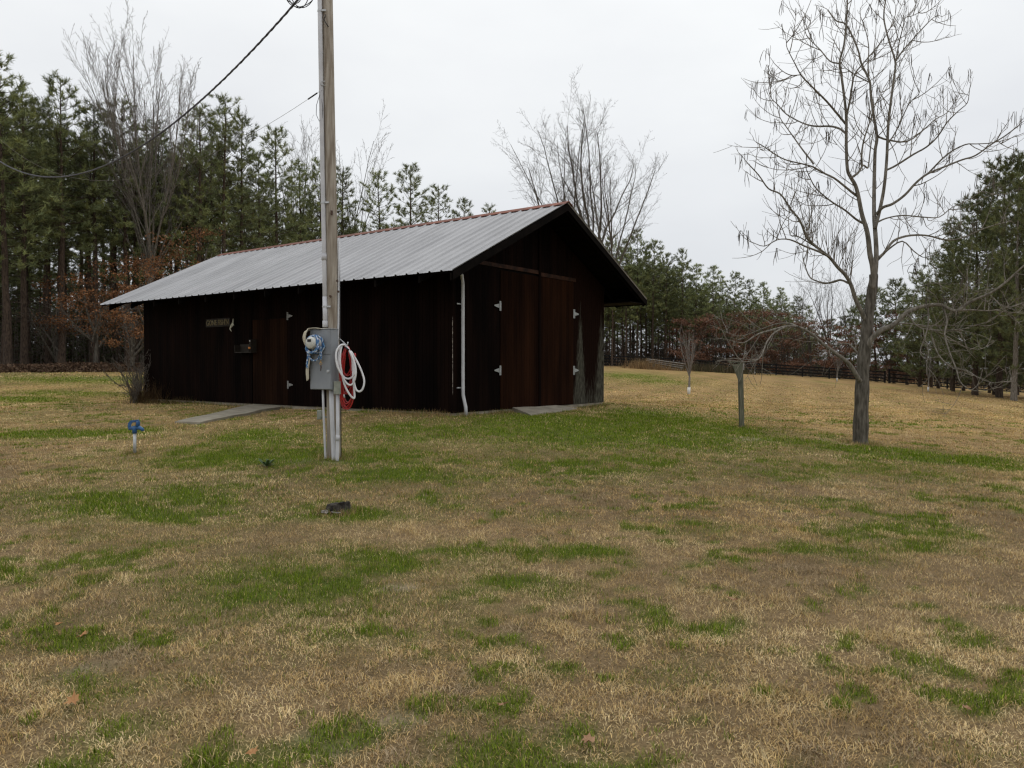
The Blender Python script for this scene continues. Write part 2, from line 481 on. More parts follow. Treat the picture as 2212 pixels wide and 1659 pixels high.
def ell(list_):
    out = []
    for (u, v, ru, rv, s) in list_:
        x, y = hit(u, v); xa, ya = hit(u, v - rv); xb, yb = hit(u, v + rv)
        out.append((x, y, ru / FPX * y, max(.05, (ya - yb) / 2), s, x / max(y, .1)))
    return out
GREEN += [(560, 985, 210, 26, .8), (800, 985, 170, 24, .8), (300, 1092, 260, 34, .7), (640, 1270, 230, 60, .7), (900, 930, 150, 22, .7)]
GREEN_E, SOIL_E = ell(GREEN), ell(SOIL)
GREEN_S = [e for e in GREEN_E if e[4] >= .9]
def mask(E, x, y, seed, r0=1.5, rw=1.05):
    m = np.zeros(len(x))
    wx = x + .5 * (fbm(x * 1.3, y * 1.3, seed, 3) - .5) + .25 * (fbm(x * 4, y * 4, seed + 9, 2) - .5)
    wy = y + .6 * (fbm(x * 1.3 + 40, y * 1.3, seed + 5, 3) - .5) + .25 * (fbm(x * 4 + 7, y * 4, seed + 19, 2) - .5)
    for (cx, cy, rx, ry, s, k) in E:
        sel = (np.abs(y - cy) < 2.8 * ry + 1) & (np.abs(x - cx) < 2.8 * rx + abs(k) * 2.8 * ry + 1)
        if not sel.any():
            continue
        dx = wx[sel] - cx - k * (wy[sel] - cy); dy = wy[sel] - cy
        r = np.sqrt((dx / rx) ** 2 + (dy / ry) ** 2)
        m[sel] = np.maximum(m[sel], s * np.clip((r0 - r) / rw, 0, 1))
    return np.clip(m, 0, 1.1)
def tree_line_y(x):                        # front edge of the woods, plan view
    return np.interp(x, [-60, -28, -17.7, -8, -2.3, 13, 23, 34, 50, 90], [24, 37.5, 45.5, 59, 74, 99, 105, 112, 127, 140])
STRAW = np.array([[.78, .57, .28], [.67, .475, .215], [.51, .35, .165], [.84, .66, .37], [.45, .345, .215], [.63, .495, .28]])
def turf_fields(x, y):
    n1 = .55 * fbm(x * .9, y * .9, 3, 3) + .45 * fbm(x * 4.2, y * 4.2, 5, 3); n2 = fbm(x * 3.1, y * 3.1, 11, 3); n3 = fbm(x * .25, y * .25, 23, 3)
    dist = np.hypot(x, y)
    fine = fbm(x * 4.5, y * 4.5, 17, 4)
    g = np.clip(mask(GREEN_E, x, y, 31) * 1.45, 0, 1.15)
    far_g = np.clip((dist - 9) / 6, 0, 1)
    brk = np.clip((fine - .50) * 6 + .85, .10, 1.0)
    g = g * (brk * (1 - .5 * far_g) + .5 * far_g * np.clip(.6 + 1.0 * n2, .6, 1.1))
    tuft = np.clip((.5 * fbm(x * 1.6, y * 1.6, 51, 3) + .5 * fbm(x * 6.5, y * 6.5, 57, 2) - .555) * 8, 0, .8)
    g = np.maximum(g, .95 * mask(GREEN_S, x, y, 31, 1.15, .5) * np.clip(.3 + 1.3 * fine, .5, 1))
    broad = mask(GREEN_E, x, y, 31, 2.5, 1.6)
    g = np.maximum(g, .62 * broad * np.clip(.35 + 1.3 * (n2 - .15), .2, 1.2))
    g = np.maximum(g, tuft * np.where(dist < 28, 1, .5))
    s = mask(SOIL_E, x, y, 71) * np.clip((fine - .46) * 9, 0, 1)
    return g, s, n1, n2, n3

# ------------------------------------------------------------------ ground sheet
def graded(lo, hi, a, b, step, g=1.09):
    mid = list(np.arange(a, b + 1e-6, step)); s = step; x = mid[-1]; up = []
    while x < hi: s *= g; x += s; up.append(min(x, hi))
    s = step; x = mid[0]; dn = []
    while x > lo: s *= g; x -= s; dn.append(max(x, lo))
    return np.array(dn[::-1] + mid + up)
gx = graded(-420, 420, -15, 15, .14); gy = graded(-90, 620, 1.6, 25, .14)
GX, GY = np.meshgrid(gx, gy)
fx, fy = GX.ravel(), GY.ravel()
fz = hgt(fx, fy)
far = np.clip((np.hypot(fx, fy - 60) - 130) / 100, 0, 1)
fz = fz * (1 - far) + far * np.clip(fz, -3, 3)
nxg, nyg = len(gx), len(gy)
ii = (np.arange(nyg - 1)[:, None] * nxg + np.arange(nxg - 1)[None, :]).ravel()
FQ = np.stack([ii, ii + 1, ii + nxg + 1, ii + nxg], 1)
g, s, n1, n2, n3 = turf_fields(fx, fy)
dist = np.hypot(fx, fy)
near = np.clip((24 - dist) / 14, 0, 1)[:, None]
under = np.array([.175, .122, .066]) * (.75 + .5 * n1[:, None])
fieldc = np.array([.325, .215, .095]) * (.8 + .4 * n1[:, None])
pale = np.clip((n3 - .4) * 2.5, 0, 1)[:, None]
fieldc = fieldc * (1 - .35 * pale) + np.array([.31, .22, .105]) * .35 * pale
stripe = .5 + .5 * np.sin((fx * .82 - fy * .30) * 2 * math.pi / 2.6 + 2.0 * (n3 - .5))
fieldc = fieldc * (1 + (.22 * (stripe - .5) * np.clip((dist - 18) / 12, 0, 1))[:, None])
C = under * near + fieldc * (1 - near)
gcol = np.array([.06, .095, .012]) * near + np.array([.12, .17, .018]) * (1 - near)
C = C * (1 - np.clip(g, 0, 1)[:, None] * .85) + gcol * np.clip(g, 0, 1)[:, None] * .85
lawn = ((fx < -9) & (fy > 16))
mossy = np.clip((fbm(fx * .35, fy * .6, 91, 3) - .42) * 4, 0, 1) * np.clip((-fx - 6) / 6, 0, 1) * np.clip((fy - 12) / 8, 0, 1)
C = C * (1 - .75 * mossy[:, None]) + np.array([.125, .135, .045]) * .75 * mossy[:, None]
C = C * (1 - s[:, None]) + np.array([.30, .245, .17]) * s[:, None]
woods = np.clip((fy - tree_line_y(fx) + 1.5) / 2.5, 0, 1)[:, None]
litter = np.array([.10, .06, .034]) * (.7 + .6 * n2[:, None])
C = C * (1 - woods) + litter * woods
pstraw = (np.clip(1.4 - np.hypot((fx - 44) / 11, (fy - 60) / 7), 0, 1) * np.clip(.5 + n1, 0, 1))[:, None]
C = C * (1 - pstraw) + np.array([.11, .06, .03]) * pstraw
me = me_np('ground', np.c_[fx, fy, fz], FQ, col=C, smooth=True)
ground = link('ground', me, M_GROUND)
tag(ground, 'patchy winter lawn of tan and green turf running out to a mown field', kind='structure')

# ------------------------------------------------------------------ barn
BARN = empty('barn', (BC[0], BC[1], BZ), -TH)
tag(BARN, 'long dark brown wooden barn with pale ribbed metal roof and wide gable doors', 'barn')
def inv_gable(u):                           # distance along the gable wall seen at column u
    k = (u - 1106) / FPX
    return (k * BC[1] - BC[0]) / (bd2[0] - k * bd2[1])
def inv_long(u):
    k = (u - 1106) / FPX
    return (k * BC[1] - BC[0]) / (bd1[0] - k * bd1[1])
RIDGE, SL = 4.63, .484
OE, ON, OF = .93, .81, .78
def roof_z(b):
    return RIDGE - SL * abs(b - BWD / 2)
MB().box(-BL + .0, 0, .0, BWD, -.45, -.004).build('foundation', M_CONC, BARN)
# wall bodies
wl_long = MB().box(-BL + .05, -.02, .0, .09, 0, roof_z(0) - .12).build('long_wall', M_STAIN_DK, BARN)
MB().box(-BL + .05, -.02, BWD - .09, BWD, 0, roof_z(0) - .12).build('rear_wall', M_STAIN, BARN)
def gable_body(x0, x1, name, mat):
    p = [(x0, .1, 0), (x0, BWD - .1, 0), (x0, BWD - .1, roof_z(.1) - .14), (x0, BWD / 2, RIDGE - .14), (x0, .1, roof_z(.1) - .14)]
    return MB().prism(p, (x1 - x0, 0, 0)).build(name, mat, BARN)
wl_gab = gable_body(-.10, -.012, 'gable_wall', M_STAIN_DK)
gable_body(-BL + .02, -BL + .10, 'far_gable_wall', M_STAIN)
PW, PG, PT = .1016, .007, .022               # siding board pitch, groove, thickness
# long wall boards
a_d0, a_d1 = inv_long(625), inv_long(548)     # door in the long wall
plank_me = None
N_long = int(round(BL / PW))
for i in range(N_long):
    a = (i + .5) * PW
    door = a_d0 < a < a_d1
    if plank_me is None:
        h = roof_z(0) - .14
        plank_me = MB().box(-PW / 2 + PG / 2, PW / 2 - PG / 2, -PT, 0, .0, h)
        o = plank_me.build('plank', M_STAIN, wl_long); plank_me = o.data
    elif door:
        continue
    else:
        o = link('plank', plank_me, None, wl_long)
    o.location = (-a, -.004, 0)
dh = 2.12
# boards above the door, and the door
hd = None
for i in range(N_long):
    a = (i + .5) * PW
    if a_d0 < a < a_d1:
        if hd is None:
            o = MB().box(-PW / 2 + PG / 2, PW / 2 - PG / 2, -PT, 0, dh + .02, roof_z(0) - .14).build('plank', M_STAIN, wl_long); hd = o.data
        else:
            o = link('plank', hd, None, wl_long)
        o.location = (-a, -.004, 0)
M_DOOR2 = pmat('worn_door_stain', (.0075, .0036, .0022), (.019, .0085, .0045), 2.6, .9, .25, 30, stretch=(1, 1, .15), rand=.25, world_coords=True, spec=.03)
side_door = MB().box(-a_d1 + .01, -a_d0 - .01, -.012, -.002, .01, dh).build('side_door', M_STAIN_DK, BARN)
side_door['label'] = 'narrow plank door above the concrete path'
n = int(round((a_d1 - a_d0 - .03) / PW)); pw = (a_d1 - a_d0 - .03) / n
dm = None
for i in range(n):
    if dm is None:
        o = MB().box(-pw / 2 + PG / 2, pw / 2 - PG / 2, -PT, 0, .012, dh - .005).build('plank', M_DOOR2, side_door); dm = o.data
    else:
        o = link('plank', dm, None, side_door)
    o.location = (-(a_d0 + .015 + (i + .5) * pw), -.014, 0)
def hinge(parent, loc, rz, flip, s=1.0, mat=None):
    m = MB()
    m.box(-.028 * s, .028 * s, -.008, 0, -.105 * s, .105 * s)
    m.prism([(.03 * s, -.006, .05 * s), (.03 * s, -.006, -.05 * s), (.21 * s, -.006, -.012 * s), (.21 * s, -.006, .012 * s)], (0, .006, 0))
    m.tube([(.028 * s, -.008, -.105 * s), (.028 * s, -.008, .105 * s)], .009, 8)
    for zz in (-.07, .07):
        m.tube([(0, -.012, zz * s), (0, -.006, zz * s)], .01, 6)
    for xx in (.07, .13):
        m.tube([(xx * s, -.01, 0), (xx * s, -.004, 0)], .008, 6)
    if flip:
        m.v = [(-x, y, z) for x, y, z in m.v]; m.f = [tuple(reversed(f)) for f in m.f]
    o = m.build('hinge', mat or M_GALV, parent)
    o.location = loc; o.rotation_euler = (0, 0, rz)
    return o
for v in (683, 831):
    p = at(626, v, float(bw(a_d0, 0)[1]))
    hinge(side_door, (-a_d0, -PT - .018, p.z - BZ), 0, False, .9, M_HINGE_SHADE)

# gable wall boards, each cut to the roof slope
b_dl, b_dm, b_dr = inv_gable(1078), inv_gable(1163), inv_gable(1237)
DH = 3.04
def gplank(b0, b1, z0, mat, parent, xo, zt=None):
    t0, t1 = (roof_z(b0) - .13, roof_z(b1) - .13) if zt is None else (zt, zt)
    m = MB()
    m.hexa([(xo, b0, z0), (xo + PT, b0, z0), (xo + PT, b1, z0), (xo, b1, z0)], [(xo, b0, t0), (xo + PT, b0, t0), (xo + PT, b1, t1), (xo, b1, t1)])
    return m.build('plank', mat, parent)

def weather_mat():
    m = bpy.data.materials.new('peeling_siding'); m.use_nodes = True
    n, l = m.node_tree.nodes, m.node_tree.links
    b = n['Principled BSDF']; b.inputs['Roughness'].default_value = .9; b.inputs['Specular IOR Level'].default_value = .03
    tc = n.new('ShaderNodeTexCoord')
    sep = n.new('ShaderNodeSeparateXYZ'); l.new(tc.outputs['Object'], sep.inputs['Vector'])
    mp = n.new('ShaderNodeMapping'); mp.inputs['Scale'].default_value = (1, 17, 1.1); l.new(tc.outputs['Object'], mp.inputs['Vector'])
    nz = n.new('ShaderNodeTexNoise'); nz.inputs['Scale'].default_value = 2.2; nz.inputs['Detail'].default_value = 6; l.new(mp.outputs['Vector'], nz.inputs['Vector'])
    def math2(op, a, b_):
        q = n.new('ShaderNodeMath'); q.operation = op
        for i_, x in enumerate((a, b_)):
            if isinstance(x, (int, float)): q.inputs[i_].default_value = x
            else: l.new(x, q.inputs[i_])
        return q.outputs[0]
    y, z = sep.outputs['Y'], sep.outputs['Z']
    def bump_at(c, w):                       # 1 near y = c
        d = math2('ABSOLUTE', math2('SUBTRACT', y, c), 0)
        return math2('SUBTRACT', 1.0, math2('DIVIDE', d, w))
    h_left = math2('MULTIPLY', math2('MAXIMUM', bump_at(b_dr + .34, .34), 0.0), 2.6)
    h_right = math2('MULTIPLY', math2('MAXIMUM', bump_at(BWD - .10, .42), 0.0), 2.5)
    hh = math2('MAXIMUM', math2('MAXIMUM', h_left, h_right), .50)
    lim = math2('ADD', hh, math2('MULTIPLY', math2('SUBTRACT', nz.outputs['Fac'], .5), 3.4))
    fac = math2('MULTIPLY', math2('SUBTRACT', lim, z), 1.4)
    cl = n.new('ShaderNodeClamp'); l.new(fac, cl.inputs['Value'])
    nz2 = n.new('ShaderNodeTexNoise'); nz2.inputs['Scale'].default_value = 5; nz2.inputs['Detail'].default_value = 5; l.new(mp.outputs['Vector'], nz2.inputs['Vector'])
    r2 = n.new('ShaderNodeValToRGB'); r2.color_ramp.elements[0].position = .40; r2.color_ramp.elements[1].position = .70
    r2.color_ramp.elements[0].color = (.014, .011, .008, 1); r2.color_ramp.elements[1].color = (.155, .15, .118, 1); l.new(nz2.outputs['Fac'], r2.inputs['Fac'])
    r1 = n.new('ShaderNodeValToRGB'); r1.color_ramp.elements[0].color = (.006, .003, .002, 1); r1.color_ramp.elements[1].color = (.015, .006, .0038, 1); l.new(nz.outputs['Fac'], r1.inputs['Fac'])
    mx = n.new('ShaderNodeMixRGB'); l.new(cl.outputs[0], mx.inputs['Fac']); l.new(r1.outputs['Color'], mx.inputs['Color1']); l.new(r2.outputs['Color'], mx.inputs['Color2'])
    l.new(mx.outputs['Color'], b.inputs['Base Color'])
    return m
M_PEEL = weather_mat()
N_g = int(round(BWD / PW))
pg = BWD / N_g
for i in range(N_g):
    b0, b1 = i * pg + PG / 2, (i + 1) * pg - PG / 2
    mid = (b0 + b1) / 2
    if b_dl < mid < b_dr:
        gplank(b0, b1, DH + .10, M_STAIN, wl_gab, -.008)
    else:
        gplank(b0, b1, 0.0, M_PEEL if mid > b_dr else M_STAIN, wl_gab, -.008)
def gdoor(b0, b1, label, xo):
    d = MB().box(-.006, .006, b0 + .01, b1 - .01, .01, DH).build('gable_door', M_STAIN_DK, BARN)
    d['label'] = label
    n = int(round((b1 - b0 - .03) / PW)); p = (b1 - b0 - .03) / n
    dm = None
    for i in range(n):
        if dm is None:
            o = MB().box(0, PT, -p / 2 + PG / 2, p / 2 - PG / 2, .012, DH - .006).build('plank', M_DOOR, d); dm = o.data
        else:
            o = link('plank', dm, None, d)
        o.location = (xo, b0 + .015 + (i + .5) * p, 0)
    return d
door_l = gdoor(b_dl, b_dm, 'gable door leaf nearer the downspout', .008)
door_r = gdoor(b_dm, b_dr, 'gable door leaf beside the peeling grey boards', .008)
for v in (661, 800):
    p = at(1074, v, float(bw(0, b_dl)[1]))
    hinge(door_l, (.034, b_dl + .0, p.z - BZ), R(90), True, 1.0, M_GALV2)
for v in (678, 800):
    p = at(1236, v, float(bw(0, b_dr)[1]))
    hinge(door_r, (.034, b_dr, p.z - BZ), R(90), False, 1.05, M_GALV2)
MB().box(.004, .03, .30, b_dm - .02, DH + .045, DH + .13).build('door_header', M_HEAD, BARN)
MB().box(.004, .03, b_dm + .03, b_dr + .1, DH - .005 + .012, DH + .095).build('door_header', M_HEAD, BARN)
MB().box(.0, .05, b_dm - .035, b_dm + .035, .02, RIDGE - .5).build('centre_batten', M_STAIN, BARN)
MB().box(-.085, .02, -.032, -.027, 0, roof_z(0) - .15).build('corner_board', M_STAIN, BARN)
MB().box(.0165, .021, -.026, .09, 0, roof_z(0) - .15).build('corner_board', M_STAIN, BARN)
MB().box(.012, .0225, -.0335, -.026, .38, 1.95).build('worn_corner_edge', M_BAREWOOD, BARN)
MB().box(-.01, .0225, BWD - .03, BWD + .02, 0, roof_z(0) - .15).build('corner_board', M_PEEL, BARN)

# roof frame
def slope_box(x0, x1, y0, y1, drop0, drop1):         # follows the roof slope from y0 to y1, under the sheet
    m = MB()
    z0, z1 = roof_z(y0), roof_z(y1)
    m.hexa([(x0, y0, z0 - drop1), (x1, y0, z0 - drop1), (x1, y1, z1 - drop1), (x0, y1, z1 - drop1)],
           [(x0, y0, z0 - drop0), (x1, y0, z0 - drop0), (x1, y1, z1 - drop0), (x0, y1, z1 - drop0)])
    return m
x = ON - .06
while x > -BL - OF:
    slope_box(x - .04, x, -OE + .03, BWD / 2 - .003, .055, .19).build('rafter', M_STAIN_DK, BARN)
    slope_box(x - .04, x, BWD / 2 + .003, BWD + OE - .03, .055, .19).build('rafter', M_STAIN_DK, BARN)
    x -= .81 if x > 0 else 1.215
for k in range(7):
    y = -OE + .06 + k * .62
    slope_box(-BL - OF + .01, ON - .01, y, y + .09, .018, .053).build('purlin', M_STAIN_DK, BARN)
    y = BWD + OE - .15 - k * .62
    slope_box(-BL - OF + .01, ON - .01, y, y + .09, .018, .053).build('purlin', M_STAIN_DK, BARN)
slope_box(-BL - OF + .012, ON - .013, -OE + .015, BWD / 2 - .002, -.0005, .0165).build('roof_shade_sheet', M_STAIN_DK, BARN)  # dark sheets added under the metal so the roof underside looks shaded
slope_box(-BL - OF + .012, ON - .013, BWD / 2 + .002, BWD + OE - .015, -.0005, .0165).build('roof_shade_sheet', M_STAIN_DK, BARN)
slope_box(ON - .012, ON + .014, -OE + .01, BWD / 2, .014, .17).build('barge_board', M_STAIN_DK, BARN)
slope_box(ON - .012, ON + .014, BWD / 2 + .001, BWD + OE - .01, .014, .17).build('barge_board', M_STAIN_DK, BARN)
ez = roof_z(BWD + OE)
MB().box(-BL - OF, ON - .02, BWD + .03, BWD + OE - .02, ez - .12, ez - .095).build('soffit', M_STAIN_DK, BARN)
MB().box(-BL - OF, ON - .02, BWD + OE - .022, BWD + OE - .002, ez - .14, ez - .015).build('fascia', M_STAIN_DK, BARN)
# roof sheets with ribs
SHW = (BL + ON + OF) / 15
def sheet(x1, near):
    prof = []
    step = SHW / 3
    for r_ in range(3):
        c = -r_ * step
        prof += [(c - .0, .032), (c - .016, .032), (c - .036, .003), (c - step * .36, .003), (c - step * .40, .007), (c - step * .44, .003),
                 (c - step * .60, .003), (c - step * .64, .007), (c - step * .68, .003), (c - step + .034, .003), (c - step + .014, .032)]
    prof.append((-SHW, .032))
    vs, fs = [], []
    ya, yb = (BWD / 2 - .02, -OE) if near else (BWD / 2 + .02, BWD + OE)
    nk = 5
    for k in range(nk):
        y = ya + (yb - ya) * k / (nk - 1)
        for (dx, h) in prof:
            vs.append((x1 + dx, y + (-.43 if near else .43) * h, roof_z(y) + h * .9 + random.uniform(-.0012, .0012)))
    n = len(prof)
    for k in range(nk - 1):
        for i in range(n - 1):
            q = (k * n + i, k * n + i + 1, (k + 1) * n + i + 1, (k + 1) * n + i)
            fs.append(q if near else q[::-1])
    return MB().add(vs, fs).build('roof_sheet', M_ROOF, BARN)
for i in range(15):
    sheet(ON + .02 - i * SHW, True)
    sheet(ON + .02 - i * SHW, False)
cx = ON + .04
while cx > -BL - OF:
    ln = min(3.05, cx + BL + OF + .03)
    m = MB()
    for sgn in (-1, 1):
        y0, y1 = BWD / 2, BWD / 2 + sgn * .17
        z0, z1 = RIDGE + .045, RIDGE - SL * .17 + .038
        m.add([(cx, y0, z0), (cx - ln, y0, z0), (cx - ln, y1, z1), (cx, y1, z1), (cx, y0, z0 - .006), (cx - ln, y0, z0 - .006), (cx - ln, y1, z1 - .012), (cx, y1, z1 - .012)],
              [(0, 1, 2, 3), (7, 6, 5, 4), (0, 3, 7, 4), (2, 1, 5, 6), (3, 2, 6, 7)])
    m.build('ridge_cap', M_RIDGE, BARN)
    cx -= ln + .004
# downspout on the gable by the near corner
bdn = inv_gable(994)
dsp = MB().tube([(.16, bdn - .25, roof_z(-.2) - .12), (.10, bdn - .06, 2.78), (.075, bdn, 2.62), (.075, bdn, .45), (.078, bdn, .36), (.12, bdn + .03, .12), (.135, bdn + .035, -.10)], .036, 10).build('downspout', M_PVC, BARN, smooth=True)
for z in (.50, 2.2):
    MB().box(.02, .04, bdn - .13, bdn + .05, z, z + .025).build('strap', M_GALV, dsp)

# concrete path to the side door and ramp at the gable doors
def slab(name, quad, label, lift, n=10):
    q = [np.array(p) for p in quad]
    vs, fs = [], []
    for i in range(n + 1):
        for j in range(5):
            s_, t_ = i / n, j / 4
            p = (q[0] * (1 - t_) + q[1] * t_) * (1 - s_) + (q[3] * (1 - t_) + q[2] * t_) * s_
            vs.append((p[0], p[1], h1(p[0], p[1]) + lift(s_)))
    m = len(vs)
    vs += [(x_, y_, z_ - .16) for x_, y_, z_ in vs]
    for i in range(n):
        for j in range(4):
            a_ = i * 5 + j
            fs.append((a_, a_ + 1, a_ + 6, a_ + 5))
    for i in range(n):
        for a_, b_ in ((i * 5, (i + 1) * 5), ((i + 1) * 5 + 4, i * 5 + 4)):
            fs.append((a_, b_, b_ + m, a_ + m))
    for j in range(4):
        fs.append((j + 1, j, j + m, j + 1 + m)); e_ = n * 5
        fs.append((e_ + j, e_ + j + 1, e_ + j + 1 + m, e_ + j + m))
    o = MB().add(vs, fs).build(name, M_CONC)
    tag(o, label, kind='structure')
    return o
pd0, pd1 = bw(inv_long(545), -.03), bw(inv_long(612), -.03)
PATHQ = [tuple(pd0), tuple(pd1), hit(432, 917), hit(378, 915)]
slab('concrete_path', PATHQ, 'narrow concrete path leading to the side door of the barn', lambda s_: .075 - .03 * s_, 14)
g0, g1 = bw(-.035, inv_gable(1104)), bw(-.035, inv_gable(1200))
RAMPQ = [tuple(g0), tuple(g1), hit(1246, 884), hit(1146, 898)]
slab('concrete_ramp', RAMPQ, 'short concrete ramp at the foot of the gable doors', lambda s_: .10 - .075 * s_, 6)

# sign, antler hanger and wall shelf on the long wall
def on_long(u, v, off):
    k = (u - 1106) / FPX; B0 = BC - off * bd2
    a_ = (k * B0[1] - B0[0]) / (bd1[0] - k * bd1[1]); q = bw(a_, -off)
    return Vector((q[0], q[1], at(u, v, float(q[1])).z))
p = on_long(471, 697, .05)
sg = empty('wall_sign', p, -TH)
tag(sg, 'small dark board sign lettered GONE FISH\'N on the barn wall', 'sign')
a_w = (inv_long(447) - inv_long(494)) / 2
MB().box(-a_w - .05, a_w + .05, 0, .02, -.11, .11).build('board', M_SIGN, sg, bevel=.004)
cu = bpy.data.curves.new('lettering', 'FONT'); cu.body = "GONE FISH'N"; cu.size = .20; cu.extrude = .006; cu.align_x = 'CENTER'; cu.align_y = 'CENTER'
cu.materials.append(M_LETTER)
to = bpy.data.objects.new('lettering', cu); COL.objects.link(to); to.parent = sg
to.location = (0, -.006, -.005); to.rotation_euler = (R(90), 0, 0)
bpy.context.view_layer.update()
k_ = 2 * a_w / max(.01, to.dimensions.x)
tm = bpy.data.meshes.new_from_object(to); bpy.data.objects.remove(to); to = link('lettering', tm, None, sg)
to.location = (0, -.006, -.005); to.rotation_euler = (R(90), 0, 0)
to.scale = (k_, 1.0, 1)
p = on_long(505, 702, .06)
an = empty('antler_hanger', p, -TH)
tag(an, 'pale forked antler hanging beside the lettered sign on the barn', 'antler')
MB().tube([(0, 0, .16), (.0, -.01, .06), (-.05, -.03, -.02), (-.07, -.05, -.1), (.0, -.06, -.17)], [.016, .02, .02, .018, .008], 7).build('beam', M_ANTLER, an, True)
MB().tube([(.0, -.01, .07), (.05, -.04, .0), (.12, -.06, -.01)], [.018, .016, .006], 7).build('tine', M_ANTLER, an, True)
MB().tube([(.05, -.04, .0), (.02, -.07, -.07)], [.013, .005], 7).build('tine', M_ANTLER, an, True)
p = on_long(531, 752, .12)
sh = empty('wall_shelf', p, -TH)
tag(sh, 'dark wooden wall shelf fixed left of the side door', 'shelf')
MB().box(-.33, .33, -.09, .08, -.12, -.095).build('board', M_SIGN, sh)
MB().box(-.33, .33, .06, .085, -.094, .10).build('back_board', M_SIGN, sh)
MB().box(-.345, -.331, -.09, .085, -.12, .08).build('side', M_SIGN, sh)
MB().box(.331, .345, -.09, .085, -.12, .22).build('side', M_SIGN, sh)
ob = empty('bottle', Vector((p.x, p.y, p.z)) + Vector((math.cos(TH) * .2, -math.sin(TH) * .2, -.094)), -TH)
tag(ob, 'small dark bottle with orange band standing on the wall shelf', 'bottle')
MB().tube([(0, 0, 0), (0, 0, .17), (0, 0, .2), (0, 0, .26)], [.05, .05, .025, .022], 10).build('glass', M_SIGN, ob, True)
MB().tube([(0, 0, .07), (0, 0, .12)], .0525, 10).build('band', M_ORANGE, ob, True)
MB().tube([(0, 0, .255), (0, 0, .29)], .027, 10).build('cap', M_GALV, ob, True)

# ------------------------------------------------------------------ utility pole with meter box
PX, PY = -2.488, 10.7
PZ = h1(PX, PY)
POLE = empty('utility_pole', (PX, PY, PZ))
tag(POLE, 'weathered timber utility pole carrying grey conduit and meter box', 'utility pole')
LEAN = -.0108
def px_(z):                                   # pole axis offset at height z
    return LEAN * max(0, z - 1.2)
pts = [(px_(z), 0, z) for z in (-.15, .0, 1.2, 2.4, 3.6, 4.8, 6.0, 7.6)]
MB().tube(pts, [.098, .096, .092, .088, .084, .079, .075, .07], 18).build('shaft', M_POLE, POLE, True)
def lp(u, v, Y):                              # local pole coordinates
    p = at(u, v, Y); return Vector((p.x - PX, p.y - PY, p.z - PZ))
# riser conduit down to the box
cz = [lp(705, 706, 10.55).z, 2.6, 4.0, 5.5, 7.3]
MB().tube([(px_(z) - .082 - .004 * (z > 3), -.075, z) for z in cz], .0305, 12).build('conduit', M_PVC, POLE, True)
zt = lp(704, 640, 10.55).z
MB().tube([(px_(z) - .082, -.075, z) for z in (cz[0] + .002, zt)], .0325, 12).build('conduit', M_PVC2, POLE, True)
for v in (700, 555):
    z = lp(705, v, 10.6).z
    MB().tube([(px_(z) - .083, -.075, z - .04), (px_(z) - .083, -.075, z + .045)], .0375, 12).build('coupling', M_PVC, POLE, True)
for v in (22, 437, 662):
    z = lp(705, v, 10.6).z
    c = MB().tube([(px_(z) - .084, -.075, z - .012), (px_(z) - .084, -.075, z + .012)], .036, 12)
    c.box(px_(z) - .055, px_(z) + .0, -.105, -.088, z - .012, z + .012)
    c.build('pipe_strap', M_GALV, POLE)
# meter box turned a little away from the camera
BYAW = R(28)
nB = Vector((-math.sin(BYAW), -math.cos(BYAW), 0)); sB = Vector((math.cos(BYAW), -math.sin(BYAW), 0))
zb0, zb1 = lp(693, 841.5, 10.5).z, lp(693, 712, 10.5).z
bc = nB * (.087 + .078) + sB * (-.012)
mbx = empty('meter_box', (bc.x, bc.y, zb0)); mbx.parent = POLE; mbx.rotation_euler = (0, 0, -BYAW)
HB = zb1 - zb0; WB = .37; DB = .15
MB().box(-WB / 2, WB / 2, -DB / 2, DB / 2, 0, HB).build('cabinet', M_BOX, mbx, bevel=.006)
MB().box(-WB / 2 - .006, WB / 2 + .006, -DB / 2 - .012, DB / 2, HB, HB + .012).build('top_lip', M_BOX, mbx, bevel=.003)
MB().box(-WB / 2 + .004, WB / 2 - .004, -DB / 2 - .009, -DB / 2 - .001, .006, HB * .575).build('lower_cover', M_BOX, mbx, bevel=.003)
MB().box(-WB / 2 + .004, WB / 2 - .004, -DB / 2 - .009, -DB / 2 - .001, HB * .585, HB - .004).build('upper_cover', M_BOX, mbx, bevel=.003)
mr_z = HB * .775
MT = .030
mt = MB().tube([(-MT, -DB / 2 - .008, mr_z), (-MT, -DB / 2 - .06, mr_z)], [.098, .092], 24).build('meter_collar', M_GALV, mbx, True)
MB().tube([(-MT, -DB / 2 - .06, mr_z), (-MT, -DB / 2 - .17, mr_z), (-MT, -DB / 2 - .185, mr_z)], [.083, .08, .07], 24).build('meter', M_LABELW, mbx, True)
MB().box(-MT - .035, -MT + .03, -DB / 2 - .19, -DB / 2 - .186, mr_z + .012, mr_z + .048).build('meter_display', M_BLACK, mbx)
MB().tube([(-MT, -DB / 2 - .06, mr_z), (-MT, -DB / 2 - .06 - .012, mr_z)], [.1, .1], 24).build('meter_ring', M_GALV, mbx, True)
lt = MB().box(.12, .165, -DB / 2 - .018, -DB / 2 - .0095, HB * .285, HB * .33)
lt.tube([(.142, -DB / 2 - .03, HB * .30), (.142, -DB / 2 - .012, HB * .30)], .014, 10)
lt.build('latch', M_GALV, mbx)
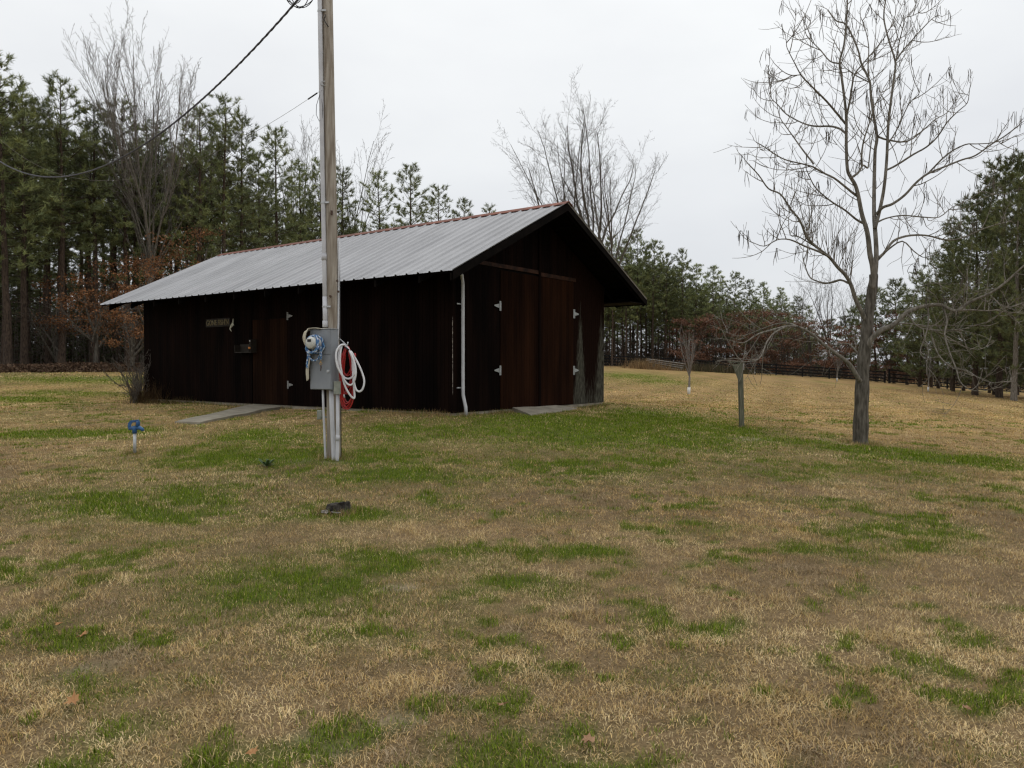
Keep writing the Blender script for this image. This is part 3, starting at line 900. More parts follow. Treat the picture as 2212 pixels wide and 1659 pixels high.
# lower conduits
def lower(pts_uv, r, mat=M_PVC, name='conduit'):
    return MB().tube([lp(*q) for q in pts_uv], r, 10).build(name, mat, POLE, True)
lower([(697.5, 838, 10.56), (698.5, 880, 10.57), (703, 988, 10.6), (703.2, 1002, 10.6)], .016)
lower([(715, 838, 10.53), (717, 900, 10.54), (721.5, 1000, 10.56), (721.8, 1014, 10.56)], .030)
lower([(729.5, 851, 10.5), (729.5, 930, 10.5), (728.5, 1002, 10.5), (728.5, 1016, 10.5)], .023)
lower([(729.5, 940, 10.5), (729.2, 952, 10.5)], .027, M_PVC, 'coupling')
lower([(728.5, 826, 10.56), (728, 780, 10.58), (731, 700, 10.66), (731.5, 600, 10.68), (733, 520, 10.69)], .0135)
lower([(737, 1000, 10.69), (736.5, 900, 10.69), (735, 700, 10.7), (733.5, 560, 10.7)], .006, M_BLACK, 'ground_wire')
j0 = lp(730, 838, 10.47)
jb = MB().box(j0.x - .045, j0.x + .045, j0.y - .035, j0.y + .035, j0.z - .082, j0.z + .088).build('junction_box', M_BOXW, POLE, bevel=.006)
MB().box(j0.x - .048, j0.x + .048, j0.y - .045, j0.y - .0355, j0.z - .085, j0.z + .091).build('cover', M_BOXW, jb, bevel=.003)
MB().tube([(j0.x - .046, j0.y, j0.z + .03), (j0.x - .085, j0.y + .01, j0.z + .03)], .016, 10).build('fitting', M_GALV, jb, True)
q0 = lp(690.5, 896, 10.75)
ob_ = MB().box(q0.x - .033, q0.x + .03, q0.y - .03, q0.y + .03, q0.z - .065, q0.z + .065).build('outlet_box', M_BOXW, POLE, bevel=.006)
MB().box(q0.x + .0305, q0.x + .11, q0.y - .012, q0.y + .012, q0.z - .045, q0.z - .02).build('bracket', M_BOXW, ob_)
# hose hook, bolts and stray wires on the shaft
h0, h2 = lp(735, 733, 10.62), lp(750, 747, 10.42)
MB().tube([h0 + Vector((-.06, .05, .0)), h0, h0 * .5 + h2 * .5, h2, h2 + Vector((.015, -.02, .05))], .008, 8).build('hook', M_GALV, POLE, True)
for (u, v) in ((729, 607), (731, 630), (714, 640)):
    c = lp(u, v, 10.61)
    MB().tube([c, c + Vector((.0, -.03, 0))], .016, 8).build('bolt', M_IRON, POLE)
c = lp(703, 40, 10.61)
MB().tube([c + Vector((0, 0, .05)), c + Vector((.0, -.015, .02)), c + Vector((-.015, -.02, -.02)), c + Vector((.01, -.02, -.07)), c + Vector((.045, -.02, -.12))], .007, 7).build('wire_tail', M_BLACK, POLE, True)
c = lp(717, 460, 10.6)
MB().box(c.x - .012, c.x + .012, c.y - .03, c.y + .01, c.z - .03, c.z + .03).build('bolt', M_IRON, POLE)

# towel draped over the box's far upper corner
tw = []
TN, TM = 26, 9
def boxw(x, y, z):                             # meter box local to world
    v = Vector((x, y, z)); v.rotate(Euler((0, 0, -BYAW)))
    return Vector((PX + bc.x, PY + bc.y, PZ + zb0)) + v
for i in range(TN):
    s_ = i / (TN - 1)
    for j in range(TM):
        t_ = j / (TM - 1)
        fold = math.sin(t_ * 8.5 + s_ * 3) * .011 + math.sin(t_ * 15 + 1.3 - s_ * 5) * .005
        if s_ < .26:                           # lying on the lid
            k = s_ / .26
            x_ = .03 - k * (WB / 2 + .055); y_ = .05 - t_ * (DB + .035); z_ = HB + .022 + .006 * math.sin(k * 5 + t_ * 6)
        else:                                  # hanging round the front corner
            k = (s_ - .26) / .74
            wid = 1 - .45 * k
            tt = t_ * wid
            bulge = .035 + .035 * math.sin(min(1, k * 2.6) * math.pi) + .012 * math.sin(k * 9)
            x_ = -WB / 2 - .045 - .5 * bulge + .13 * tt - fold * .7
            y_ = -.05 - .10 * tt - .85 * bulge - fold
            z_ = HB + .018 - k * (.66 + .06 * math.sin(t_ * 2.6)) - .02 * (1 - t_) * k
        tw.append(boxw(x_, y_, z_))
tf = [(i * TM + j, i * TM + j + 1, (i + 1) * TM + j + 1, (i + 1) * TM + j) for i in range(TN - 1) for j in range(TM - 1)]
towel = MB().add(tw, tf).build('towel', M_TOWEL, smooth=True)
so = towel.modifiers.new('thickness', 'SOLIDIFY'); so.thickness = .012; so.offset = 1
ss = towel.modifiers.new('soft', 'SUBSURF'); ss.levels = 1; ss.render_levels = 1
tag(towel, 'cream towel draped over the corner of the grey meter box', 'towel')

# blue and white lead rope wound round the meter
def rope_mat():
    m = bpy.data.materials.new('blue_white_rope'); m.use_nodes = True
    n, l = m.node_tree.nodes, m.node_tree.links
    b = n['Principled BSDF']; b.inputs['Roughness'].default_value = .8
    a = n.new('ShaderNodeAttribute'); a.attribute_name = 'Col'
    l.new(a.outputs['Color'], b.inputs['Base Color'])
    return m
def rope(pts, r, parent, name, k=8):
    pts = [Vector(p) for p in pts]
    m = MB().tube(pts, r, k)
    o = m.build(name, M_ROPE, parent, True)
    at_ = o.data.color_attributes.new('Col', 'FLOAT_COLOR', 'POINT')
    cols = []
    acc = 0.0
    for i, p in enumerate(pts):
        if i: acc += (p - pts[i - 1]).length
        for j in range(k):
            ph = (acc / .055 + j / k) % 1.0
            c = (.62, .66, .72) if ph < .26 else ((.028, .10, .27) if ph < .72 else (.07, .20, .36))
            cols += [*c, 1]
    at_.data.foreach_set('color', cols)
    return o
M_ROPE = rope_mat()
LR = empty('lead_rope', boxw(-MT, -DB / 2 - .1, mr_z - .3))
tag(LR, 'blue and white lead rope coiled round the electric meter', 'rope')
LRi = LR.location.copy()
coil = []
NT = 5
for i in range(NT * 22):
    a_ = 2 * math.pi * i / 22
    k = i / (NT * 22)
    rr = .098 + .010 * math.sin(3.7 * a_) + (.02 * (a_ % 6.28 > 3.5)) + .004 * math.sin(a_ * 1.7)
    y_ = -DB / 2 - .035 - .105 * (.5 - .5 * math.cos(k * 5.2 * math.pi)) - .02 * math.sin(a_ * .5)
    coil.append(boxw(-MT + rr * math.cos(a_), y_, mr_z + rr * math.sin(a_) * 1.08 - .008) - LRi)
rope(coil, .0135, LR, 'coil')
loop = []
for i in range(24):
    a_ = math.pi + math.pi * i / 23
    loop.append(boxw(-MT - .0 + .10 * math.cos(a_), -DB / 2 - .09 - .02 * math.sin(a_ * 2), mr_z - .05 + .19 * math.sin(a_)) - LRi)
rope(loop, .0125, LR, 'hanging_loop')
tail = [boxw(-MT - .098 - .006 * math.sin(i * .8), -DB / 2 - .10 - .002 * i, mr_z - .06 - .022 * i) - LRi for i in range(14)]
rope(tail, .0145, LR, 'tail')
tail2 = [boxw(-MT + .10 - .004 * math.sin(i * .9), -DB / 2 - .07, mr_z - .05 - .02 * i) - LRi for i in range(10)]
rope(tail2, .0125, LR, 'tail')
e_ = tail2[-1]
MB().tube([e_, e_ + Vector((.0, -.005, -.03)), e_ + Vector((.018, -.005, -.05)), e_ + Vector((.0, -.005, -.07)), e_ + Vector((-.018, -.005, -.05)), e_ + Vector((0, -.005, -.03))], .005, 6).build('snap_ring', M_BRASS, LR, True)
MB().tube([e_ + Vector((0, -.005, -.07)), e_ + Vector((.004, -.005, -.10)), e_ + Vector((-.004, -.005, -.15))], [.008, .009, .005], 7).build('snap_hook', M_IRON, LR, True)

# garden hoses on the hook (points read in a 220 x 280 window of the photograph)
def hz(x, y, Y):
    return at((900 + x / 5.925) * .72005, (960 + y / 5.925) * .72005, Y)
WH = empty('garden_hose', hz(790, 440, 10.42))
tag(WH, 'white garden hose looped over a hook on the utility pole', 'hose')
w1 = [(800, 440, 10.44), (720, 450, 10.40), (655, 540, 10.36), (640, 660, 10.34), (665, 820, 10.34), (740, 970, 10.35), (810, 1100, 10.37), (880, 1155, 10.38), (945, 1125, 10.38), (985, 1000, 10.37),
      (985, 840, 10.37), (930, 650, 10.38), (850, 500, 10.42), (800, 455, 10.45), (755, 440, 10.45), (722, 560, 10.40), (712, 740, 10.38), (745, 950, 10.38), (800, 1170, 10.39), (880, 1320, 10.41), (945, 1388, 10.42), (968, 1370, 10.43), (962, 1230, 10.44),
      (945, 1050, 10.45), (935, 850, 10.46), (925, 680, 10.46), (860, 520, 10.46), (790, 445, 10.46), (725, 480, 10.47), (690, 640, 10.46), (690, 850, 10.45), (770, 1000, 10.44), (850, 1045, 10.43), (935, 1005, 10.43), (960, 900, 10.44), (945, 720, 10.45),
      (900, 560, 10.47), (960, 640, 10.46), (1060, 830, 10.45), (1125, 1000, 10.44), (1142, 1110, 10.43), (1115, 1220, 10.42), (1060, 1272, 10.42), (1000, 1240, 10.43), (965, 1130, 10.44), (950, 1000, 10.46)]
hp = smooth_path([hz(*q) - WH.location for q in w1], 5)
MB().tube([tuple(p) for p in hp], .0135, 9).build('coils', M_WHITEHOSE, WH, True)
e1 = Vector(hp[-1]); MB().tube([e1, e1 + Vector((-.005, 0, .04))], .017, 9).build('coupling', M_BRASS, WH, True)
RH = empty('garden_hose', hz(830, 470, 10.47))
tag(RH, 'thin red hose hanging in long coils behind the white hose', 'hose')
rp_ = []
rr_ = random.Random(3)
for k in range(17):
    c = 838 + rr_.uniform(-25, 25); wd = rr_.uniform(62, 128); bot = rr_.choice([1000, 1180, 1290, 1400, 1480, 1560, 1640]) + rr_.uniform(-30, 30); Yk = 10.48 + rr_.uniform(-.03, .035)
    rp_ += [(835 + rr_.uniform(-16, 16), 470 + rr_.uniform(-8, 12), Yk), (c - wd * .72, 700, Yk - .01), (c - wd, bot - 380, Yk - .01), (c - wd * .85, bot - 110, Yk), (c - wd * .1, bot, Yk),
            (c + wd * .8, bot - 130, Yk), (c + wd, bot - 400, Yk + .01), (c + wd * .6, 680, Yk + .01)]
hp = smooth_path([hz(*q) - RH.location for q in rp_], 5)
MB().tube([tuple(p) for p in hp], .0088, 7).build('coils', M_REDHOSE, RH, True)
c = hz(785, 1355, 10.44) - RH.location
MB().tube([c + Vector((.003, 0, -.02)), c + Vector((-.003, 0, .025))], [.012, .010], 8).build('coupling', M_GALV, RH, True)
hk = h2 + Vector((PX, PY, PZ)) - RH.location
MB().tube([hk + Vector((-.02, -.03, -.02)), hk + Vector((.03, -.02, -.06))], .012, 7).build('strap', M_BLACK, RH, True)

# overhead wires running off to the upper left
wd_ = np.array([math.cos(R(137)), math.sin(R(137))])
def wire_pt(A, c, t):
    return (A[0] + wd_[0] * t, A[1] + wd_[1] * t, c[0] * t * t + c[1] * t + c[2])
SW = empty('service_cable', (PX, PY, 7.1))
tag(SW, 'thick twisted service cable sagging from the pole to the upper left', 'cable')
A = (-2.52, 10.65); c3 = (.021325, -.33034, 7.1113)
ts = np.linspace(-.02, 30, 220)
base = np.array([wire_pt(A, c3, t) for t in ts]) - np.array(SW.location)
for ph in range(3):
    tw_ = ts * 11 + ph * 2.094
    off = np.c_[np.cos(tw_) * .01 * .68, np.cos(tw_) * .01 * .73, np.sin(tw_) * .01]
    MB().tube([tuple(p) for p in base + off], .0085, 6).build('strand', M_WIRE, SW, True)
cp = np.array(wire_pt(A, c3, .85)) - np.array(SW.location)
for (rx, rz, dx, dz) in ((.16, .22, .06, .17), (.22, .20, .08, .15), (.12, .13, -.02, .14), (.19, .24, .12, .19)):
    ring = [(cp[0] + dx + rx * math.cos(a_), cp[1] + .03 * math.sin(2 * a_ + rx * 30), cp[2] + dz + rz * math.sin(a_)) for a_ in np.linspace(0, 2 * math.pi, 25)]
    MB().tube(ring, .0065, 6).build('slack_coil', M_BLACK, SW, True)
TWR = empty('telephone_wire', (-2.6, 10.6, 5.38))
tag(TWR, 'thin pale wire tied to the pole with a small loop', 'wire')
A2 = (-2.6, 10.6); c4 = (.019115, -.143458, 5.38669)
tp = np.array([wire_pt(A2, c4, t) for t in np.linspace(.02, 30, 90)]) - np.array(TWR.location)
MB().tube([tuple(p) for p in tp], .0026, 5).build('line', M_TWIG2, TWR, True)
tq = [np.array(wire_pt(A2, c4, t)) - np.array(TWR.location) for t in (.12, .22, .34)]
MB().tube([tuple(p) for p in tq], .011, 6).build('wedge_clamp', M_BLACK, TWR, True)
MB().tube([(.0, 0, .0), (-.03, 0, -.06), (-.075, 0, -.2), (-.08, 0, -.33), (-.04, 0, -.42), (.0, 0, -.38), (.012, 0, -.25), (-.01, 0, -.08), (-.03, 0, -.02)], .004, 5).build('slack_loop', M_WIRE, TWR, True)
MB().tube([(.04, 0, .12), (-.01, 0, .12), (-.012, -.01, .07), (.05, 0, .065)], .006, 6).build('bracket', M_GALV, TWR, True)

# ------------------------------------------------------------------ yard hydrant
x, y = hit(291, 980)
YH = empty('yard_hydrant', (x, y, h1(x, y)))
tag(YH, 'blue frost-free yard hydrant on a short steel standpipe in the lawn', 'hydrant')
sc = y / FPX
def hy(u, v, dy=0):                            # offsets in the hydrant's own plane
    return Vector(((u - 291) * sc, dy, (980 - v) * sc))
MB().tube([hy(291, 986), hy(291.5, 932)], .0235, 12).build('standpipe', M_GALV, YH, True)
m = MB()
m.tube([hy(291.5, 936), hy(291.5, 926), hy(291.5, 921)], [.034, .036, .04], 12)
m.tube([hy(279, 926), hy(291, 924), hy(303, 924), hy(308, 927), hy(309, 931)], [.02, .032, .03, .026, .024], 10)
m.build('head_casting', M_BLUE, YH, True)
m = MB()
for dy in (-.022, .022):
    m.tube([hy(298, 922, dy), hy(299, 914, dy), hy(299, 909, dy)], [.018, .02, .016], 8)
m.build('fork', M_BLUE, YH, True)
m = MB()
m.prism([hy(280, 926, -.014), hy(277, 922, -.014), hy(278, 914, -.014), hy(283, 908, -.014), hy(300, 906, -.014), hy(302, 911, -.014), hy(287, 912.5, -.014), hy(283.5, 917, -.014), hy(284, 925, -.014)], (0, .028, 0))
m.build('lever_handle', M_BLUE, YH, bevel=.003)
MB().tube([hy(293, 925), hy(293, 911)], .009, 8).build('plunger_rod', M_BRASS, YH, True)

# ------------------------------------------------------------------ stump
x, y = hit(728, 1106)
ST = empty('tree_stump', (x, y, h1(x, y)))
tag(ST, 'small rotten dark tree stump in a ring of bright green grass', 'stump')
vs, fs = [], []
NS = 22
prof = [(-.05, 1.25), (.0, 1.15), (.03, 1.02), (.065, .96), (.088, .93), (.082, .62), (.055, .3)]
for i, (z_, r_) in enumerate(prof):
    for j in range(NS):
        a_ = 2 * math.pi * j / NS
        w_ = .105 * r_ * (1 + .16 * math.sin(3 * a_ + 1) + .08 * math.sin(7 * a_) + random.uniform(-.06, .06))
        vs.append((w_ * math.cos(a_) * 1.12, w_ * math.sin(a_), z_ + (random.uniform(-.014, .014) + .018 * math.cos(a_ + .6) if i > 2 else 0)))
for i in range(len(prof) - 1):
    for j in range(NS):
        fs.append((i * NS + j, i * NS + (j + 1) % NS, (i + 1) * NS + (j + 1) % NS, (i + 1) * NS + j))
fs.append(tuple((len(prof) - 1) * NS + j for j in range(NS)))
MB().add(vs, fs).build('wood', M_STUMP, ST)
for k in range(9):
    cx_, cy_ = random.uniform(-.15, .06), random.uniform(-.18, -.09)
    an_ = random.uniform(0, 3)
    m = MB().box(-.035, .035, -.011, .011, 0, .008)
    o = m.build('wood_chip', M_PALEWOOD if k % 3 else M_IRON, ST); o.location = (cx_, cy_, .015 + .012 * random.random()); o.rotation_euler = (random.uniform(-.4, .4), random.uniform(-.3, .3), an_)

# ------------------------------------------------------------------ bracketed wooden post
x, y = hit(1602, 923)
WP = empty('wooden_post', (x, y, h1(x, y)), R(4))
tag(WP, 'weathered grey timber post with a triangular bracket top in the lawn', 'post')
sc = y / FPX
H_ = (923 - 781) * sc
MB().hexa([(-.04, -.045, -.1), (.05, -.045, -.1), (.05, .045, -.1), (-.04, .045, -.1)], [(-.085, -.045, H_ - .02), (.005, -.045, H_ - .02), (.005, .045, H_ - .02), (-.085, .045, H_ - .02)]).build('upright', M_GREYPOST, WP, bevel=.004)
zz = H_ - .02
MB().prism([(-.082, -.07, zz - .36), (-.068, -.07, zz - .45), (-.235, -.07, zz - .04), (-.29, -.07, zz - .005), (-.25, -.07, zz + .0)], (0, .02, 0)).build('brace', M_GREYPOST, WP)
MB().prism([(-.06, -.048, zz - .40), (-.24, -.048, zz - .03), (-.02, -.048, zz - .03)], (0, .018, 0)).build('gusset', M_GREYPOST, WP)
MB().box(-.30, .055, -.05, .05, zz + .001, zz + .028).build('top_arm', M_GREYPOST, WP, bevel=.003)
MB().box(.006, .035, -.04, .04, zz - .16, zz).build('side_cleat', M_PALEWOOD, WP)
MB().tube([(-.28, 0, zz + .02), (-.283, 0, zz + .085)], .007, 6).build('nail', M_IRON, WP)

# ------------------------------------------------------------------ foliage helpers
def tri_leaves(P, D, L, Wd, col, rg):
    """one narrow triangle per row: base at P, direction D"""
    n = len(P)
    side = nrm(np.cross(D, rg.normal(size=(n, 3))))
    V = np.empty((n, 3, 3))
    V[:, 0] = P - side * Wd[:, None] * .5; V[:, 1] = P + side * Wd[:, None] * .5; V[:, 2] = P + D * L[:, None]
    return V.reshape(-1, 3), np.arange(n * 3).reshape(-1, 3), np.repeat(col, 3, 0)
def quad_leaves(P, D, L, Wd, col, rg):
    n = len(P)
    side = nrm(np.cross(D, rg.normal(size=(n, 3))))
    V = np.empty((n, 4, 3))
    V[:, 0] = P; V[:, 1] = P + D * L[:, None] * .5 + side * Wd[:, None] * .5; V[:, 2] = P + D * L[:, None]; V[:, 3] = P + D * L[:, None] * .45 - side * Wd[:, None] * .5
    return V.reshape(-1, 3), np.arange(n * 4).reshape(-1, 4), np.repeat(col, 4, 0)

def pine_proto(seed, H=16.0, base=.5, spread=2.0, nb=60, sub=7, dense=1.0, rt=.17, K=20, nw=1.0, tint=1.0):
    rg = np.random.default_rng(seed); rd = random.Random(seed)
    tb = Tubes(); wood = Tubes()
    zs = np.linspace(0, H, 12)
    wob = np.cumsum(rg.normal(0, .035, (12, 2)), 0)
    wood.add(np.c_[wob, zs], rt * np.r_[1.25, np.linspace(1.0, .08, 11)], 9)
    def axis(z):
        return np.array([np.interp(z, zs, wob[:, 0]), np.interp(z, zs, wob[:, 1]), z])
    for k in range(14):                       # dead stubs below the crown
        z = H * rd.uniform(.16, base); a = rd.uniform(0, 6.28); d = np.array([math.cos(a), math.sin(a), rd.uniform(-.25, .1)])
        Lb = rd.uniform(.4, 1.8); p = axis(z)
        tb.add(np.array([p, p + d * Lb * .5, p + d * Lb + [0, 0, -.1]]), [.016, .011, .005], 3)
    TP, TD = [], []
    for k in range(nb):
        t = ((k + rd.random()) / nb)
        z = H * (base + (1 - base) * t * .985)
        prof = min(1.0, (1 - t) ** .7 * 1.1 + .12) * (.45 + .55 * min(1, t / .3))
        Lb = spread * prof * rd.uniform(.45, 1.25) + .15
        a = k * 2.399 + rd.uniform(-.7, .7)
        up = -.10 + .75 * t + rd.uniform(-.25, .35)
        d = nrm(np.array([math.cos(a), math.sin(a), up]))
        p0 = axis(z)
        P = np.array([p0, p0 + d * Lb * .35 + [0, 0, -.03 * Lb], p0 + d * Lb * .7 + [0, 0, .03 * Lb], p0 + d * Lb + [0, 0, .2 * Lb]])
        tb.add(P, np.array([.030, .022, .013, .006]) * (.5 + .5 * Lb / spread), 3)
        m = max(3, int(sub * (.35 + .8 * Lb / spread) * dense * (.6 + .4 * min(1, t / .2))))
        side = nrm(np.cross(d, [0, 0, 1.0])); upv = np.cross(side, d)
        for q in range(m):
            s_ = .42 + .58 * (q + rd.random()) / m
            pb = p0 + d * Lb * s_ + [0, 0, (.2 * s_ ** 2) * Lb]
            sd = (1 if q % 2 else -1)
            dd = nrm(d * .6 + side * sd * rd.uniform(.2, 1.0) + upv * rd.uniform(-.35, .75) + rg.normal(0, .15, 3))
            ls = Lb * rd.uniform(.14, .40) * (1.25 - .6 * s_) + .12
            e = pb + dd * ls + [0, 0, .10 * ls]
            tb.add(np.array([pb, pb * .45 + e * .55, e]), [.008, .006, .004], 3)
            TP.append(e); TD.append(nrm(dd + np.array([0, 0, .6])))
            if ls > .3:
                w_ = rd.uniform(.3, .8); ds = nrm(dd + rg.normal(0, .6, 3) + [0, 0, .3])
                TP.append(pb + (e - pb) * w_ + ds * .13); TD.append(ds)
        TP.append(P[-1]); TD.append(nrm(d + np.array([0, 0, .8])))
    for k in range(6):
        p0 = axis(H * (1 - .015 * k)); TP.append(p0 + rg.normal(0, .05, 3)); TD.append(np.array([0, 0, 1.0]))
    TP, TD = np.array(TP), np.array(TD)
    n = len(TP)
    D = nrm(np.repeat(TD, K, 0) * .9 + rg.normal(0, .5, (n * K, 3)))
    P = np.repeat(TP, K, 0) - np.repeat(TD, K, 0) * rg.uniform(-.02, .22, (n * K, 1)) + rg.normal(0, .012, (n * K, 3))
    L = rg.uniform(.19, .32, n * K) * nw ** .3; Wd = rg.uniform(.018, .032, n * K) * nw
    tone = np.repeat(rg.uniform(.65, 1.3, n), K)[:, None]; warm = np.repeat(rg.uniform(0, 1, n), K)[:, None]
    col = (np.array([.118, .142, .068]) * (1 - warm) + np.array([.165, .178, .066]) * warm) * tone * tint * 1.1
    V1, F1, C1 = tri_leaves(P, D, L, Wd, col, rg)
    needles = me_np('crown', V1, F1, C1); needles.materials.append(M_NEEDLE)
    wood_m = wood.mesh('trunk'); wood_m.materials.append(M_PBARK)
    br = tb.mesh('branches'); br.materials.append(M_PBARK)
    return dict(H=H, trunk=wood_m, crown=needles, branches=br)

PINES = [pine_proto(101, 16, .38, 1.9, 74, 6, tint=1.35), pine_proto(102, 16, .46, 1.7, 64, 6, tint=1.35), pine_proto(103, 16, .52, 1.6, 56, 6, tint=1.35), pine_proto(104, 16, .32, 2.1, 80, 6, tint=1.35),
         pine_proto(105, 16, .54, 1.5, 52, 6, tint=1.35), pine_proto(106, 16, .42, 1.8, 70, 6, tint=1.35)]  # needle tint lifted to include a little haze
PINE_FAR = [pine_proto(131, 16, .44, 1.9, 62, 5, 1.0, .11, 11, 2.0, 1.5), pine_proto(132, 16, .34, 1.7, 70, 5, 1.0, .11, 11, 2.0, 1.5), pine_proto(133, 16, .52, 1.6, 54, 5, 1.0, .10, 11, 2.0, 1.5), pine_proto(134, 16, .24, 1.9, 76, 5, 1.0, .10, 11, 2.0, 1.5)]  # higher tint puts distance haze into the needle colour
PINE_BIG = [pine_proto(111, 17, .10, 4.4, 124, 14, 1.15, .22, 20, 1.25, .95), pine_proto(112, 17, .14, 3.9, 112, 14, 1.15, .22, 20, 1.25, .95)]
PINE_SHORT = [pine_proto(121, 10, .08, 2.2, 84, 7, 1.0, .12, 14, 1.4), pine_proto(122, 10, .14, 1.9, 74, 7, 1.0, .12, 14, 1.4)]
ptri = 0
def put_pine(pr, x, y, H, label, group, rz=None, wide=1.0, name='pine_tree', rd=random):
    z = h1(x, y)
    o = empty(name, (x, y, z - .05), rd.uniform(0, 6.28) if rz is None else rz)
    tag(o, label, 'pine tree', group)
    s = H / pr['H']
    for nm in ('trunk', 'branches', 'crown'):
        c = link(nm, pr[nm], None, o)
        if nm != 'trunk': c['kind'] = 'stuff'
        c.scale = (wide * (.55 + .45 * s), wide * (.55 + .45 * s), s)
    return o
ORD = ['first', 'second', 'third', 'fourth', 'fifth', 'sixth', 'seventh', 'eighth', 'ninth', 'tenth', 'eleventh', 'twelfth', 'thirteenth', 'fourteenth', 'fifteenth',
       'sixteenth', 'seventeenth', 'eighteenth', 'nineteenth', 'twentieth', 'twenty-first', 'twenty-second']
rp2 = random.Random(5)
LEFT = [(8, 122, 39.5, 3), (46, 215, 41, 0), (128, 168, 43, 0), (196, 222, 45, 1), (270, 222, 46, 3), (330, 262, 49, 1), (378, 330, 50, 5), (430, 232, 47, 0), (478, 212, 48, 3), (518, 252, 50, 1),
        (560, 335, 55, 5), (597, 279, 55, 0), (650, 356, 60, 1), (690, 343, 60, 3), (742, 362, 62, 5), (825, 373, 62, 3), (888, 358, 61, 0), (945, 400, 64, 3), (1000, 430, 72, 5), (1055, 444, 80, 1)]
for i, (u, v, Y, k) in enumerate(LEFT):
    p = at(u, v, Y); H = p.z - h1(p.x, Y)
    put_pine(PINES[k], p.x, Y, H, '%s tall pine, counted from the frame edge, along the skyline left of the barn ridge' % ORD[i], 'pines on the skyline left of the barn', wide=1.12, rd=rp2)
RIGHT = [(1322, 512, 97, 0), (1352, 520, 99, 1), (1376, 498, 100, 4), (1412, 520, 99, 0), (1440, 548, 101, 5), (1474, 540, 102, 1), (1503, 572, 104, 4), (1540, 575, 106, 2), (1588, 588, 110, 0),
         (1618, 606, 112, 5), (1650, 610, 116, 3), (1690, 622, 121, 1), (1722, 640, 127, 0), (1748, 660, 132, 3)]
for i, (u, v, Y, k) in enumerate(RIGHT):
    p = at(u, v, Y); H = p.z - h1(p.x, Y)
    put_pine(PINE_FAR[k % 4], p.x, Y, H, '%s pine right of the barn gable along the wood behind the board fence' % ORD[i], 'pines along the far wood edge', wide=1.15, rd=rp2)
# deeper rows
def fill_row(us, sky_u, sky_v, off, drop, step_px, label, group, jitter=.4, protos=PINES):
    u = us[0]
    while u < us[1]:
        Yf = np.interp(u, [0, 480, 890, 1055, 1330, 1480, 1600, 1760], [40, 47, 61, 78, 98, 103, 111, 132])
        Y = Yf + off + rp2.uniform(-2, 2)
        v = np.interp(u, sky_u, sky_v) + drop + rp2.uniform(-15, 40)
        p = at(u, v, Y); H = min(19.5, p.z - h1(p.x, Y))
        put_pine(rp2.choice(protos), p.x, Y, H, label, group, wide=rp2.uniform(.9, 1.15), rd=rp2)
        u += step_px * rp2.uniform(1 - jitter, 1 + jitter)
su = [-150, 8, 128, 270, 478, 560, 690, 888, 945, 1055]; sv = [110, 130, 175, 230, 225, 320, 350, 365, 400, 445]
lab = 'slender pine standing deeper in the wood behind the left skyline pines'; gl = 'pines deeper in the left wood'
fill_row((-140, 470), su, sv, 3.5, 70, 52, lab, gl)
fill_row((-140, 760), su, sv, 9, 90, 44, lab, gl)
fill_row((-120, 960), su, sv, 16, 105, 50, lab, gl)
fill_row((-100, 960), su, sv, 25, 125, 48, lab, gl)
fill_row((-160, -20), su, sv, 0, 20, 60, lab, gl)
fill_row((-130, 900), [-150, 480, 900], [560, 590, 620], 12, 0, 62, 'young low pine in the shade under the left wood', 'young pines under the left wood', protos=PINE_SHORT)
fill_row((-130, 900), [-150, 480, 900], [520, 560, 600], 32, 0, 46, 'young low pine in the shade under the left wood', 'young pines under the left wood', protos=PINE_SHORT)
su2 = [1300, 1376, 1474, 1588, 1690, 1760]; sv2 = [505, 500, 545, 592, 625, 668]
lab = 'slim straight pine deeper in the plantation beyond the board fence'; gl = 'pines deeper in the far plantation'
for off, drop, st in ((3, 30, 15), (8, 48, 15), (14, 60, 15), (22, 72, 17)):
    fill_row((1240, 1762), su2, sv2, off, drop, st, lab, gl, protos=PINE_FAR)
fill_row((1250, 1775), [1250, 1480, 1780], [655, 672, 705], 30, 0, 30, 'young low pine in the shade of the far plantation', 'young pines in the far plantation', protos=PINE_SHORT)
# big pines at the right edge
M_PALEBARK = pmat('pale_pine_bark', (.10, .085, .068), (.24, .21, .175), 7, .95, .5, 18, stretch=(3, 3, .8))
for (u, v, Y, k, w, label) in ((2112, 425, 62, 1, 1.0, 'dark-trunked pine at the right edge, left of the two tallest there'), (2166, 352, 59, 0, 1.0, 'tallest broad-crowned pine near the right edge of the picture'),
                               (2196, 380, 52, 1, .85, 'pine with a pale flared trunk base cut by the right edge'), (2262, 300, 60, 0, 1.1, 'broad pine mostly outside the right edge'),
                               (2062, 520, 76, 1, .85, 'shorter pine left of the dark-trunked pine behind the fence'), (2320, 330, 52, 0, 1.0, 'pine outside the right edge behind the pale trunk')):
    p = at(u, v, Y); bp = put_pine(PINE_BIG[k], p.x, Y, p.z - h1(p.x, Y), label, 'big pines at the right edge', wide=w, rd=rp2)

